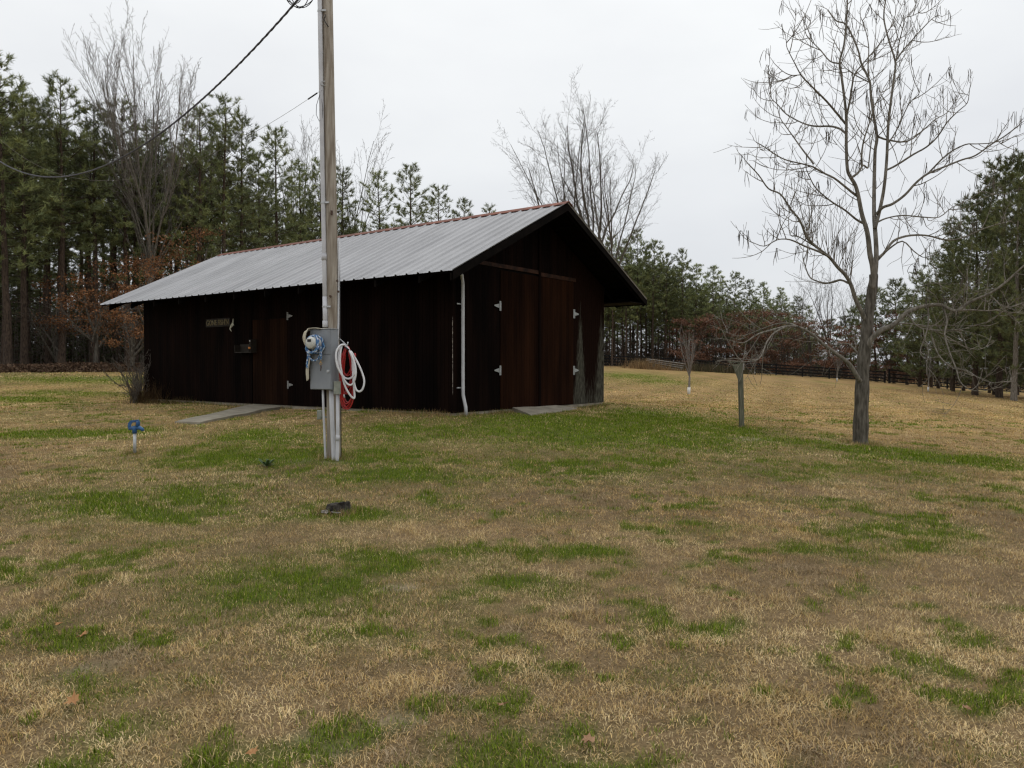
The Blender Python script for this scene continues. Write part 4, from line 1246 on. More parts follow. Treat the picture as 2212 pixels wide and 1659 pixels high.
for c_ in [c_ for o_ in bpy.data.objects if o_.get('label', '').startswith('pine with a pale flared') for c_ in o_.children]:
    if c_.name.startswith('trunk'):
        c_.data = c_.data.copy(); c_.data.materials[0] = M_PALEBARK
for i, (u, v, Y, k) in enumerate(((1990, 588, 84, 0), (1932, 606, 96, 1), (1895, 622, 100, 0), (1862, 640, 104, 1), (2030, 610, 84, 0), (2085, 650, 80, 1), (2140, 660, 78, 0), (2200, 650, 76, 0), (2060, 660, 72, 1), (2105, 640, 70, 0), (2150, 620, 69, 1), (2192, 630, 66, 0), (2235, 600, 66, 0), (1960, 640, 92, 1), (2015, 640, 88, 0), (1790, 690, 112, 0), (1826, 684, 110, 1))):
    p = at(u, v, Y); put_pine(PINE_SHORT[k], p.x, Y, p.z - h1(p.x, Y), '%s bushy low young pine behind the right part of the fence' % ORD[i], 'young pines behind the fence', wide=1.25, rd=rp2)

# ------------------------------------------------------------------ bare trees
def grow_tree(seed, trunk_pts, r0, stems, params):
    """trunk polyline plus stems; returns (trunk tubes, twig tubes)"""
    rg = np.random.default_rng(seed); rd = random.Random(seed)
    big, fine = Tubes(), Tubes()
    def branch(p, d, L, r, lev):
        n = (8, 6, 5, 3)[lev]
        pts = [p]; dd = d
        for i in range(n - 1):
            dd = nrm(dd + rg.normal(0, params['wig'][lev], 3) + np.array([0, 0, params['up'][lev]]))
            pts.append(pts[-1] + dd * L / (n - 1))
        pts = np.array(pts)
        rad = np.linspace(max(r, params.get('rmin', .0045)), max(r * .25, params.get('rmin', .0045)), n)
        (big if lev == 0 else fine).add(pts, rad, (7, 4, 3, 3)[lev])
        if lev >= 3:
            return
        m = params['num'][lev]
        for k in range(m):
            t = params['start'][lev] + (1 - params['start'][lev]) * (k + rd.random()) / m
            i = min(n - 2, int(t * (n - 1))); f = t * (n - 1) - i
            q = pts[i] * (1 - f) + pts[i + 1] * f
            ax = nrm(pts[i + 1] - pts[i])
            pr = nrm(np.cross(ax, rg.normal(size=3)))
            an = params['ang'][lev] * rd.uniform(.6, 1.3)
            nd = nrm(ax * math.cos(an) + pr * math.sin(an))
            rr = np.interp(t, [0, 1], [r, r * .25])
            branch(q, nd, L * params['len'][lev] * rd.uniform(.6, 1.15) * (1 - .35 * t), max(.004, rr * params['rr'][lev]), lev + 1)
    if trunk_pts is not None:
        T = smooth_path(trunk_pts, 3)
        big.add(T, np.linspace(r0, r0 * .62, len(T)), 10)
    for (p, d, L, r) in stems:
        branch(np.array(p, float), nrm(np.array(d, float)), L, r, 0)
    return big, fine
def put_tree(name, label, cat, loc, big, fine, mb, mf, group=None, parts=('trunk', 'crown')):
    o = empty(name, loc)
    tag(o, label, cat, group)
    a = big.mesh('trunk'); a.materials.append(mb); link('trunk', a, None, o)
    b = fine.mesh('crown', smooth=False); b.materials.append(mf); link('crown', b, None, o)
    return o
PUP = dict(wig=(.07, .10, .14, .2), up=(.05, .09, .10, .06), num=(13, 9, 6, 0), start=(.18, .15, .1, 0), ang=(.55, .6, .7, 0), len=(.42, .42, .42, 0), rr=(.42, .45, .5, 0))
def bare(name, label, u, vtop, Y, seed, spread, nst, fork, r0, par, grp='bare trees behind the barn', mats=(M_BARK, M_TWIG), lean=0.0, base_u=None, rs=.4):
    p = at(u, vtop, Y)
    bx = at(base_u if base_u else u, 700, Y).x
    z0 = h1(bx, Y); H = p.z - z0
    rd = random.Random(seed)
    fz_ = H * fork
    top = np.array([(p.x - bx) * fork * .8, 0, fz_])
    stems = []
    for k in range(nst):
        a = 6.283 * (k + rd.random() * .6) / nst
        tilt = spread * (rd.uniform(.35, 1.0) if k else .1)
        d = (math.sin(tilt) * math.cos(a) + lean, math.sin(tilt) * math.sin(a), math.cos(tilt))
        stems.append((top * (.86 + .14 * rd.random()) if k else top, d, (H - fz_) * (.87 if Y < 50 else .94) * rd.uniform(.86, 1.0) * (1 - .16 * (tilt / max(spread, .01)) ** 2), r0 * rs * rd.uniform(.7, 1.1)))
    big, fine = grow_tree(seed, [(0, 0, -.1), (.05, 0, fz_ * .5), tuple(top)], r0, stems, par)
    return put_tree(name, label, 'tree', (bx, Y, z0), big, fine, *mats, grp)
PBIG = dict(rmin=.0062, wig=(.05, .08, .12, .2), up=(.012, .05, .08, .06), num=(13, 7, 4, 0), start=(.25, .15, .1, 0), ang=(.30, .42, .6, 0), len=(.40, .40, .40, 0), rr=(.5, .5, .55, 0))
bare('bare_tree', 'huge leafless many-stemmed tree rising above the pines on the left', 325, 30, 46, 11, .50, 22, .27, .30, PBIG, mats=(M_BARKL, M_TWIG2), rs=.22)
PUP2 = dict(PUP, up=(.015, .05, .06, .05), rmin=.007, num=(9, 6, 3, 0), ang=(.42, .5, .7, 0), wig=(.05, .09, .14, .2))
PMID = dict(PUP, rmin=.005, num=(10, 8, 5, 0), ang=(.62, .65, .75, 0), wig=(.08, .11, .15, .2), up=(.018, .04, .05, .05), len=(.40, .44, .42, 0))
bare('bare_tree', 'thin leafless tree just left of the utility pole top, beyond the pines', 648, 252, 64, 12, .32, 6, .38, .2, PUP2, rs=.3)
bare('bare_tree', 'thin leafless tree just right of the utility pole, beyond the roof', 752, 268, 64, 13, .42, 7, .36, .2, PUP2, rs=.3)
bare('bare_tree', 'leafless tree directly above the barn peak with stems fanning to the left', 1185, 222, 56, 14, .46, 7, .42, .22, PMID, base_u=1235, lean=-.08, rs=.36)
bare('bare_tree', 'tallest leafless tree behind the barn gable with a straight forked trunk', 1288, 178, 56, 15, .36, 7, .40, .27, PMID, base_u=1274, rs=.36)
bare('bare_tree', 'leafless tree leaning right over the far pines beside the gable', 1402, 278, 54, 16, .46, 6, .40, .22, PMID, base_u=1288, lean=.16, rs=.36)
bare('bare_tree', 'distant leafless tree seen through the catalpa, left of its trunk', 1792, 562, 108, 17, .4, 6, .25, .2, PUP2, 'bare trees beyond the fence', (M_BARK, M_BARK))
bare('bare_tree', 'distant leafless tree close behind the catalpa trunk', 1838, 590, 108, 18, .4, 6, .25, .18, PUP2, 'bare trees beyond the fence', (M_BARK, M_BARK))
bare('bare_tree', 'small distant leafless tree at the end of the far pine wood', 1735, 600, 116, 19, .4, 5, .25, .16, PUP2, 'bare trees beyond the fence', (M_BARK, M_BARK))

# ------------------------------------------------------------------ oaks and shrubs holding brown leaves, undergrowth
def leafy(name, label, u, v_top, Y, width, n_leaf, pal, seed, base_v=.3, cat='tree', group=None, leaf=.11, stems=5, mat=M_BARK):
    p = at(u, v_top, Y); z0 = h1(p.x, Y); H = p.z - z0
    rg = np.random.default_rng(seed); rd = random.Random(seed)
    st = []
    for k in range(stems):
        a = rd.uniform(0, 6.28); tl = rd.uniform(.1, .75)
        st.append(((rd.uniform(-.2, .2), rd.uniform(-.2, .2), rd.uniform(.0, H * .35)), (math.sin(tl) * math.cos(a) * 1.2, math.sin(tl) * math.sin(a), math.cos(tl)), H * rd.uniform(.5, .75), .05 + .004 * H))
    big, fine = grow_tree(seed, [(0, 0, -.1), (.05, .02, H * .3), (.0, .05, H * .6)], .05 + .007 * H, st, dict(PUP, num=(9, 6, 2, 0), ang=(.9, .8, .8, 0), up=(.0, .0, .0, .0)))
    o = put_tree(name, label, cat, (p.x, Y, z0), big, fine, mat, M_TWIG, group)
    nc = max(18, n_leaf // 90)
    cc = np.c_[rg.uniform(-1, 1, nc) * width, rg.uniform(-1, 1, nc) * width * .7, H * (base_v + (1 - base_v) * rg.uniform(0, 1, nc) ** .9)]
    keep = (cc[:, 0] / width) ** 2 + ((cc[:, 2] / H - .5) / .62) ** 2 < 1.05
    cc = cc[keep]
    idx = rg.integers(0, len(cc), n_leaf)
    P = cc[idx] + rg.normal(0, 1, (n_leaf, 3)) * np.array([.42, .42, .16]) * (.5 + .06 * H)
    D = nrm(rg.normal(size=(n_leaf, 3)) + [0, 0, -.3])
    pal = np.array(pal); tone = rg.uniform(.55, 1.3, len(cc))[idx][:, None]
    col = pal[rg.integers(0, len(pal), n_leaf)] * tone
    V, F, C_ = quad_leaves(P, D, rg.uniform(.7, 1.4, n_leaf) * leaf, rg.uniform(.4, .8, n_leaf) * leaf, col, rg)
    lm = me_np('leaves', V, F, C_); lm.materials.append(M_LEAFC); link('leaves', lm, None, o)
    return o
OAK = [(.19, .085, .036), (.25, .115, .05), (.14, .066, .034), (.21, .115, .062)]
RED = [(.19, .095, .062), (.24, .125, .08), (.145, .08, .055), (.22, .125, .085)]
gO = 'brown-leaved trees at the wood edge'
leafy('oak_tree', 'small oak with rusty brown leaves nearest the left end of the roof', 330, 525, 40, 2.5, 2900, OAK, 21, .25, group=gO)
leafy('oak_tree', 'small oak with orange-brown leaves at the left edge of the wood', 205, 590, 39.5, 2.0, 2600, OAK, 22, .30, group=gO)
leafy('oak_tree', 'rusty-leaved oak reaching just above the left slope of the metal roof', 410, 492, 44, 2.4, 1900, OAK, 23, .3, group=gO)
leafy('oak_tree', 'sparse brown-leaved sapling far left between the pine trunks', 120, 590, 43, 1.3, 900, OAK, 24, .3, group=gO)
leafy('oak_tree', 'brown-leaved sapling behind the dead shrub at the barn corner', 285, 630, 38.5, 1.5, 1500, OAK, 25, .3, group=gO)
gS = 'brown shrubs beyond the board fence'
for i, (u, v, Y, w, n, lb) in enumerate(((1500, 700, 100, 2.6, 2600, 'reddish-brown leafy shrub behind the whitewashed sapling'), (1558, 690, 103, 2.6, 2600, 'reddish-brown leafy shrub just left of the bracketed post'),
                                         (1625, 682, 101, 3.2, 3200, 'wide reddish-brown leafy shrub right of the bracketed post'), (1692, 690, 100, 3.2, 3200, 'rust-brown leafy shrub behind the low left catalpa limb'),
                                         (1752, 704, 98, 2.8, 2600, 'rust-brown leafy shrub left of the catalpa trunk'), (1815, 712, 97, 2.4, 2200, 'brown leafy shrub touching the left of the catalpa trunk'),
                                         (1925, 690, 97, 3.0, 3000, 'rust-brown leafy shrub just right of the catalpa trunk'), (1985, 720, 96, 2.2, 1800, 'brown shrub in front of the young pines at right'))):
    leafy('brown_shrub', lb, u, v - 14, Y - 1.5, w * 1.2, int(n * 1.8), RED, 40 + i, .05, 'shrub', gS, .19, 6)
leafy('evergreen_shrub', 'yellow-green evergreen shrub by the fence right of the catalpa trunk', 1962, 738, 96, 1.6, 1500, [(.07, .10, .03), (.10, .13, .035)], 60, .05, 'shrub', None, .14, 5)

def brush(name, label, regions, n_st, n_lf, hmax, pal, seed, lw=.10):
    rg = np.random.default_rng(seed)
    XY = []
    for (u0, u1, o0, o1, wgt) in regions:
        k = int(n_st * wgt)
        u = rg.uniform(u0, u1, k)
        Yf = np.interp(u, [-160, 0, 480, 890, 1055, 1330, 1480, 1600, 1760, 2300], [37, 40, 47, 61, 78, 98, 103, 104, 104, 90]) + rg.uniform(o0, o1, k)
        XY.append(np.c_[(u - 1106) / FPX * Yf, Yf])
    XY = np.concatenate(XY); z = hgt(XY[:, 0], XY[:, 1]); n = len(XY)
    H = hmax * rg.uniform(.35, 1, n) ** 1.2
    tb = Tubes()
    for i in range(n):
        b = np.array([XY[i, 0], XY[i, 1], z[i] - .05]); d = rg.normal(0, .13, 2) * H[i]
        tb.add(np.array([b, b + [d[0] * .4, d[1] * .4, H[i] * .55], b + [d[0], d[1], H[i]]]), [.012 + .006 * H[i] / hmax, .011, .004], 3)
        if i % 2 == 0:
            q = b + [d[0] * .4, d[1] * .4, H[i] * .55]; e = rg.normal(0, .4, 3)
            tb.add(np.array([q, q + e * .5 + [0, 0, .3], q + e + [0, 0, .7]]), [.009, .007, .004], 3)
    V, F = tb.arrays()
    o = link(name, me_np(name, V, F), M_TWIG)
    tag(o, label, kind='stuff')
    idx = rg.integers(0, n, n_lf)
    cl = fbm(XY[:, 0] * .25, XY[:, 1] * .25, seed, 2)
    P = np.c_[XY[idx] + rg.normal(0, .45, (n_lf, 2)), z[idx] + H[idx] * rg.uniform(.02, .95, n_lf)]
    pal = np.array(pal)
    pi_ = np.clip((cl[idx] * len(pal) * 1.2 - .2 * len(pal) * .5 + rg.normal(0, .5, n_lf)).astype(int), 0, len(pal) - 1)
    col = pal[pi_] * rg.uniform(.6, 1.3, (n_lf, 1))
    V, F, C_ = quad_leaves(P, nrm(rg.normal(size=(n_lf, 3))), rg.uniform(.7, 1.6, n_lf) * lw, rg.uniform(.4, .9, n_lf) * lw, col, rg)
    m = me_np('leaves', V, F, C_); m.materials.append(M_LEAFC)
    c = link('leaves', m, None, o)
    return o
brush('undergrowth', 'dark brown and green undergrowth filling the floor of the left wood', [(-170, 520, 3, 34, .75), (520, 1060, 2, 25, .25)], 3400, 42000, 4.6, [(.045, .032, .022), (.07, .045, .03), (.05, .055, .025), (.055, .07, .028)], 71, .17)
brush('undergrowth', 'grey-brown undergrowth beneath the far plantation behind the fence', [(1230, 1790, 3, 30, .7), (1790, 2260, 4, 16, .3)], 2600, 34000, 4.2, [(.07, .055, .045), (.09, .05, .034), (.075, .065, .045), (.06, .068, .04)], 72, .24)

# leaf litter bank along the edge of the left wood
rg = np.random.default_rng(81)
nL = 26000
u = rg.uniform(-170, 330, nL); vv = rg.uniform(0, 1, nL)
Yb = 36.8 + 2.4 * vv + np.interp(u, [-170, 330], [-.6, 1.2])
X = (u - 1106) / FPX * Yb
bank = .30 * np.sin(np.clip(vv, 0, 1) * math.pi) ** .8
z = hgt(X, Yb) + bank * (.7 + .6 * fbm(X * .8, Yb * .8, 5, 2)) + .01
keep = rg.uniform(0, 1, nL) < np.clip((335 - u) / 60, 0, 1)
P = np.c_[X, Yb, z][keep]; nL = len(P)
pal = np.array([(.16, .10, .062), (.11, .066, .04), (.21, .145, .10), (.075, .045, .03)])
V, F, C_ = quad_leaves(P, nrm(rg.normal(size=(nL, 3)) * [1, 1, .45]), rg.uniform(.08, .19, nL), rg.uniform(.05, .12, nL), pal[rg.integers(0, 4, nL)] * rg.uniform(.6, 1.25, (nL, 1)), rg)
o = link('leaf_litter', me_np('leaf_litter', V, F, C_), M_LEAFC)
tag(o, 'bank of raked brown leaves along the edge of the left wood', kind='stuff')
# the soil bank the leaves lie on
us = np.linspace(-180, 330, 60); vs_ = np.linspace(0, 1, 7)
UU, VV = np.meshgrid(us, vs_); Yb = 36.8 + 2.4 * VV + np.interp(UU, [-170, 330], [-.6, 1.2]); Xb = (UU - 1106) / FPX * Yb
Zb = hgt(Xb.ravel(), Yb.ravel()) + (.26 * np.sin(VV * math.pi) ** .8 * np.clip((330 - UU) / 60, 0, 1)).ravel() - .02
ii = (np.arange(6)[:, None] * 60 + np.arange(59)[None, :]).ravel()
o = link('soil_bank', me_np('soil_bank', np.c_[Xb.ravel(), Yb.ravel(), Zb], np.stack([ii, ii + 1, ii + 61, ii + 60], 1), smooth=True), pmat('bank_soil', (.06, .038, .024), (.12, .08, .05), 3, .95, .4))
tag(o, 'low dark earth bank at the edge of the left wood', kind='structure')

# ------------------------------------------------------------------ catalpa tree
CY = 14.5
cbx, cby = hit(1858, 958)
CY = cby
CAT = empty('catalpa_tree', (cbx, cby, h1(cbx, cby)))
tag(CAT, 'leafless spreading catalpa with long hanging pods in the right lawn', 'tree')
CO = np.array(CAT.location)
def z7(x, y, dY=0.0):
    return np.array(at((2200 + x / 2.073) * .72005, (y / 2.073) * .72005, CY + dY)) - CO
def z6(x, y, dY=0.0): return z7(x + 104, y + 1161, dY)
def z3(x, y, dY=0.0): return z7(x + 829, y + 912, dY)
def limb(fn, pts, dY0, dY1):
    n = len(pts)
    return np.array([fn(x, y, dY0 + (dY1 - dY0) * (i / max(1, n - 1)) ** 1.1) for i, (x, y) in enumerate(pts)])
crd = random.Random(12); crg = np.random.default_rng(12)
LIMBS = []   # (points, r0, r1, kind)
trunk = limb(z6, [(684, 1615), (686, 1590), (688, 1500), (692, 1380), (697, 1250), (702, 1130), (715, 1000), (726, 900), (738, 790), (758, 650), (768, 580), (768, 545)], 0, 0)
L_A = limb(z7, [(860, 1800), (866, 1720), (860, 1650), (846, 1581), (839, 1491), (829, 1421), (804, 1331), (784, 1221), (765, 1150), (735, 1100), (712, 1050), (702, 900), (700, 750), (690, 650), (667, 480), (656, 390), (685, 280), (702, 120), (710, 0), (712, -90)], 0, -.6)
L_A2 = limb(z7, [(735, 1105), (775, 1075), (800, 1032), (835, 1045), (850, 1000), (860, 880), (880, 760)], -.35, .3)
L_A2b = limb(z7, [(800, 1032), (798, 960), (812, 870), (845, 770), (880, 660), (930, 560)], -.3, -.6)
L_A1b = limb(z7, [(702, 730), (722, 640), (738, 540), (756, 460), (820, 380), (900, 285), (965, 195), (1000, 110)], -.4, -1.1)
L_B1 = limb(z7, [(862, 1800), (872, 1720), (880, 1650), (885, 1560), (882, 1450), (878, 1350), (880, 1200), (884, 1050), (888, 930), (897, 850), (872, 710), (852, 580), (842, 505), (790, 400), (768, 310), (700, 160), (640, 130), (590, 60)], 0, .7)
L_B1b = limb(z7, [(842, 510), (760, 468), (700, 425), (664, 380)], .4, .2)
L_B1c = limb(z7, [(842, 505), (838, 400), (842, 290), (820, 180), (790, 100)], .4, 1.0)
L_B2 = limb(z7, [(882, 1420), (905, 1320), (930, 1180), (948, 1000), (962, 780), (988, 590), (1008, 460), (1012, 378), (965, 240), (932, 110), (945, -20), (950, -100)], .1, .9)
L_B2b = limb(z7, [(1012, 378), (1050, 320), (1120, 240), (1200, 152), (1245, 110), (1280, 95)], .6, 1.2)
L_B2c = limb(z7, [(1012, 378), (1030, 270), (1055, 170), (1070, 110), (1110, 100), (1160, 75)], .6, .3)
L_C = limb(z7, [(895, 1330), (930, 1290), (985, 1270), (1060, 1215), (1130, 1140), (1210, 1080), (1330, 1030), (1430, 990), (1510, 965), (1600, 900), (1680, 850), (1765, 785)], .1, -1.2)
L_C2 = limb(z7, [(1210, 1080), (1330, 960), (1440, 900), (1510, 895), (1620, 885), (1665, 830)], -.4, -1.5)
L_D = limb(z7, [(897, 1610), (935, 1575), (985, 1505), (1050, 1475), (1130, 1462), (1220, 1465), (1330, 1490), (1420, 1480), (1560, 1420), (1700, 1380)], .05, 1.5)
L_D2 = limb(z7, [(897, 1620), (960, 1555), (1050, 1500), (1120, 1560), (1180, 1600), (1230, 1590)], .05, -.7)
L_E = limb(z6, [(716, 830), (690, 780), (650, 700), (622, 610), (590, 550), (545, 500), (500, 440), (440, 390), (370, 330), (345, 290), (310, 210), (250, 140), (185, 50), (110, 15), (50, -70), (-20, -150)], 0, -1.0)
L_E2 = limb(z6, [(622, 605), (560, 580), (480, 600), (410, 585), (370, 560), (345, 500), (328, 440), (335, 370)], -.2, .6)
L_E3 = limb(z6, [(500, 440), (430, 405), (340, 370), (250, 330), (170, 330), (90, 370), (10, 345)], -.4, -1.6)
L_E4 = limb(z6, [(470, 415), (400, 370), (300, 310), (250, 300), (240, 200), (255, 130)], -.4, .4)
L_F = limb(z6, [(690, 1215), (665, 1190), (625, 1120), (590, 1080), (520, 1025), (450, 970), (380, 910), (300, 872), (220, 870), (120, 895), (40, 920), (-40, 970), (-110, 960)], 0, -1.2)
L_F2 = limb(z6, [(300, 872), (240, 850), (160, 855), (60, 890), (-60, 930), (-160, 900)], -.7, .3)
L_F3 = limb(z6, [(225, 870), (150, 910), (105, 965), (80, 1030), (40, 1080), (-60, 1090), (-110, 1080)], -.8, -1.9)
L_F4 = limb(z6, [(690, 1060), (640, 1000), (600, 975), (520, 985), (450, 940), (350, 900)], 0, 1.0)
L_G = limb(z3, [(-5, 1260), (25, 1195), (90, 1140), (170, 1105), (250, 1035), (330, 1000), (400, 985), (470, 985), (560, 1022), (640, 965), (760, 912), (850, 850), (930, 780), (1000, 720), (1100, 640)], 0, -1.3)
L_G2 = limb(z3, [(470, 985), (500, 1080), (485, 1170), (520, 1290), (560, 1390), (580, 1460), (640, 1510), (720, 1520), (780, 1505)], -.55, -1.7)
L_G3 = limb(z3, [(380, 990), (385, 1090), (365, 1180), (335, 1260), (345, 1305), (400, 1330), (430, 1310)], -.4, -1.0)
L_G4 = limb(z3, [(560, 1022), (640, 1015), (760, 1020), (880, 1000), (1000, 960)], -.7, .2)
L_G5 = limb(z3, [(170, 1105), (260, 1100), (360, 1120), (480, 1170), (600, 1240), (700, 1260), (780, 1225)], -.2, 1.2)
L_G6 = limb(z3, [(400, 1170), (450, 1300), (540, 1380), (620, 1390), (700, 1440), (800, 1470), (880, 1440)], -.5, -1.9)
L_G7 = limb(z3, [(250, 1035), (340, 1130), (560, 1140), (680, 1110), (780, 1080), (840, 1020)], -.3, -1.4)
L_H1 = limb(z7, [(812, 1385), (760, 1360), (690, 1310), (620, 1265), (560, 1210), (510, 1155), (470, 1090), (450, 1060)], 0, -.9)
L_H2 = limb(z7, [(775, 1215), (735, 1190), (690, 1160), (620, 1110), (560, 1080), (500, 1040), (450, 1020), (330, 990), (250, 950), (190, 915), (140, 890)], -.1, -1.3)
L_H3 = limb(z7, [(700, 830), (660, 800), (600, 785), (510, 785), (430, 765), (330, 710), (275, 650), (235, 610), (218, 560)], -.3, .8)
L_H4 = limb(z7, [(698, 770), (640, 700), (580, 630), (520, 570), (460, 510), (420, 465), (380, 390), (335, 300), (330, 260)], -.3, -1.2)
L_H5 = limb(z7, [(656, 395), (600, 380), (545, 315), (500, 270), (455, 220), (437, 145)], -.4, .3)
L_H6 = limb(z7, [(500, 1020), (430, 930), (380, 860), (330, 790), (290, 730), (270, 640)], -.5, .5)
L_H7 = limb(z7, [(420, 465), (360, 468), (310, 445), (262, 402)], -.7, -1.1)
L_I1 = limb(z7, [(948, 1060), (1010, 1030), (1120, 960), (1200, 915), (1270, 850), (1330, 760), (1400, 690), (1455, 640), (1468, 570)], .3, -.8)
L_I2 = limb(z7, [(900, 850), (960, 870), (1080, 880), (1180, 810), (1260, 740), (1330, 700), (1400, 600)], .2, 1.4)
L_I3 = limb(z7, [(955, 900), (1010, 820), (1090, 650), (1150, 590), (1165, 540)], .3, .1)
L_I4 = limb(z7, [(890, 1385), (950, 1358), (1050, 1340), (1180, 1350), (1280, 1350), (1360, 1290), (1450, 1250), (1570, 1170)], .2, 1.2)
MAIN = [('trunk', trunk, .152, .074), ('limb', L_A, .085, .012), ('limb', L_B1, .08, .011), ('limb', L_B2, .055, .010), ('limb', L_C, .045, .009), ('limb', L_D, .045, .010), ('limb', L_E, .068, .009), ('limb', L_F, .075, .009),
        ('limb', L_G, .085, .012), ('limb', L_A2, .035, .008), ('limb', L_H2, .036, .007), ('limb', L_H1, .034, .007)]
SECOND = [(L_A2b, .024), (L_A1b, .024), (L_B1b, .018), (L_B1c, .018), (L_B2b, .02), (L_B2c, .017), (L_C2, .02), (L_D2, .024), (L_E2, .028), (L_E3, .026), (L_E4, .018), (L_F2, .024), (L_F3, .022), (L_F4, .024), (L_G2, .022),
          (L_G3, .018), (L_G4, .022), (L_G5, .022), (L_G6, .018), (L_G7, .02), (L_H3, .028), (L_H4, .03), (L_H5, .018), (L_H6, .02), (L_H7, .012), (L_I1, .026), (L_I2, .024), (L_I3, .018), (L_I4, .022)]
TIPS = []
tw = Tubes()
def twig(p, d, L, r, lev, bend, pod=True):
    n = (8, 5)[lev]
    bend = bend * .8
    pts = [p]; dd = nrm(d)
    for i in range(n - 1):
        dd = nrm(dd + crg.normal(0, .07 if bend > .07 else .17, 3) + np.array([0, 0, bend]))
        pts.append(pts[-1] + dd * L / (n - 1))
    pts = np.array(pts)
    tw.add(pts, np.linspace(r, .0028, n), 4 if lev == 0 else 3)
    if pod: TIPS.append((pts[-1], lev))
    if lev == 0:
        for k in range(crd.randint(2, 4)):
            i = crd.randint(1, n - 2); ax = nrm(pts[i + 1] - pts[i])
            pr = nrm(np.cross(ax, crg.normal(size=3)))
            twig(pts[i], ax * .7 + pr * .8 + np.array([0, 0, .15]), L * crd.uniform(.3, .6), max(.0035, r * .6), 1, bend, pod)
def twigs_on(P, r0, start, every, droop):
    seg = np.linalg.norm(np.diff(P, axis=0), axis=1); tot = seg.sum(); cum = np.r_[0, np.cumsum(seg)]
    s_ = tot * start
    while s_ < tot:
        i = min(len(seg) - 1, int(np.searchsorted(cum, s_) - 1)); i = max(0, i)
        f = (s_ - cum[i]) / max(seg[i], 1e-6)
        p = P[i] + (P[i + 1] - P[i]) * f; ax = nrm(P[i + 1] - P[i])
        pr = nrm(np.cross(ax, crg.normal(size=3)))
        t = s_ / tot
        L = crd.uniform(.35, 1.15) * (1.1 - .3 * t)
        upz = .05 if droop == 0 else crd.uniform(-.5, .3)
        twig(p, ax * crd.uniform(.3, .9) + pr * .85 + np.array([0, 0, upz]), L, crd.uniform(.006, .010), 0, crd.uniform(.09, .25) if droop == 0 else crd.uniform(-.14, .20))
        s_ += every * crd.uniform(.5, 1.5)
    twig(P[-1], P[-1] - P[-2], .35, .006, 0, .05)
for nm, P, r0, r1 in MAIN:
    S = smooth_path(P, 4)
    S = S + np.c_[np.zeros(len(S)), .04 * np.sin(np.linspace(0, 9, len(S)) + r0 * 50), np.zeros(len(S))] * (nm == 'limb')
    n = len(S)
    t_ = np.linspace(0, 1, n)
    if nm == 'limb': r0 = r0 * .70
    rad = r0 + (r1 - r0) * t_ ** (.7 if nm == 'limb' else 1.0)
    if nm == 'trunk':
        rad = rad * (1 + .28 * np.exp(-t_ / .03)) * (1 + .05 * np.sin(t_ * 40))
    k = 14 if nm == 'trunk' else 9
    MB().tube([tuple(p) for p in S], list(rad), k).build(nm, M_BARK if nm == 'trunk' else M_BARKL, CAT, True)
    if nm == 'limb':
        low = P is L_F or P is L_G
        twigs_on(S, r0, .26 if low else .30, .24 if low else .23, 1 if low else 0)
sec = Tubes()
for P, r0 in SECOND:
    S = smooth_path(P, 3)
    sec.add(S, np.linspace(r0 * .8, .005, len(S)), 6)
    low = any(P is q for q in (L_F2, L_F3, L_F4, L_G2, L_G3, L_G5, L_G6, L_G7))
    twigs_on(S, r0, .12, .26 if low else .20, 1 if low else 0)
sm = sec.mesh('branches'); sm.materials.append(M_BARKL); link('branches', sm, None, CAT)['kind'] = 'stuff'
# upright shoots on the upper left limb
SE = smooth_path(L_E, 4); ne = len(SE)
for k in range(34):
    p = SE[int(ne * crd.uniform(.18, .62))]
    twig(p, np.array([crd.uniform(-.25, .25), crd.uniform(-.3, .3), 1.0]), crd.uniform(.35, 1.25), .0065, 0 if k % 2 else 1, .12, k % 9 == 0)
SG = smooth_path(L_G, 4)
for k in range(12):
    p = SG[int(len(SG) * crd.uniform(.25, .75))]
    twig(p, np.array([crd.uniform(-.6, .6), crd.uniform(-.7, .7), crd.uniform(-.9, .8)]), crd.uniform(.3, .9), .0065, 0, -.03)
tmesh = tw.mesh('crown', smooth=False); tmesh.materials.append(M_TWIGC); link('crown', tmesh, None, CAT)['kind'] = 'stuff'
pods = Tubes()
for (p, lev) in TIPS:
    if p[2] > 2.6 and crd.random() < (.30 if lev == 0 else .13):
        for k in range(crd.choice([1, 2, 2, 3, 4])):
            L = crd.uniform(.16, .32); d = np.array([crd.uniform(-.18, .18), crd.uniform(-.18, .18), -1.0])
            q = p + np.array([crd.uniform(-.03, .03), crd.uniform(-.03, .03), 0])
            bow = crg.normal(0, .02, 3)
            pods.add(np.array([q, q + d * L * .33 + bow * .7, q + d * L * .66 + bow, q + d * L]), [.003, .0055, .0055, .002], 4)
for k in range(26):
    p = crd.choice(TIPS)[0]
    if 1.0 < p[2] < 2.6:
        L = crd.uniform(.2, .35)
        pods.add(np.array([p, p + [.01, 0, -L * .33], p + [.0, .01, -L * .66], p + [.02, 0, -L]]), [.003, .0055, .0055, .002], 4)
pmesh = pods.mesh('seed_pods'); pmesh.materials.append(M_POD); po = link('seed_pods', pmesh, None, CAT); po['kind'] = 'stuff'

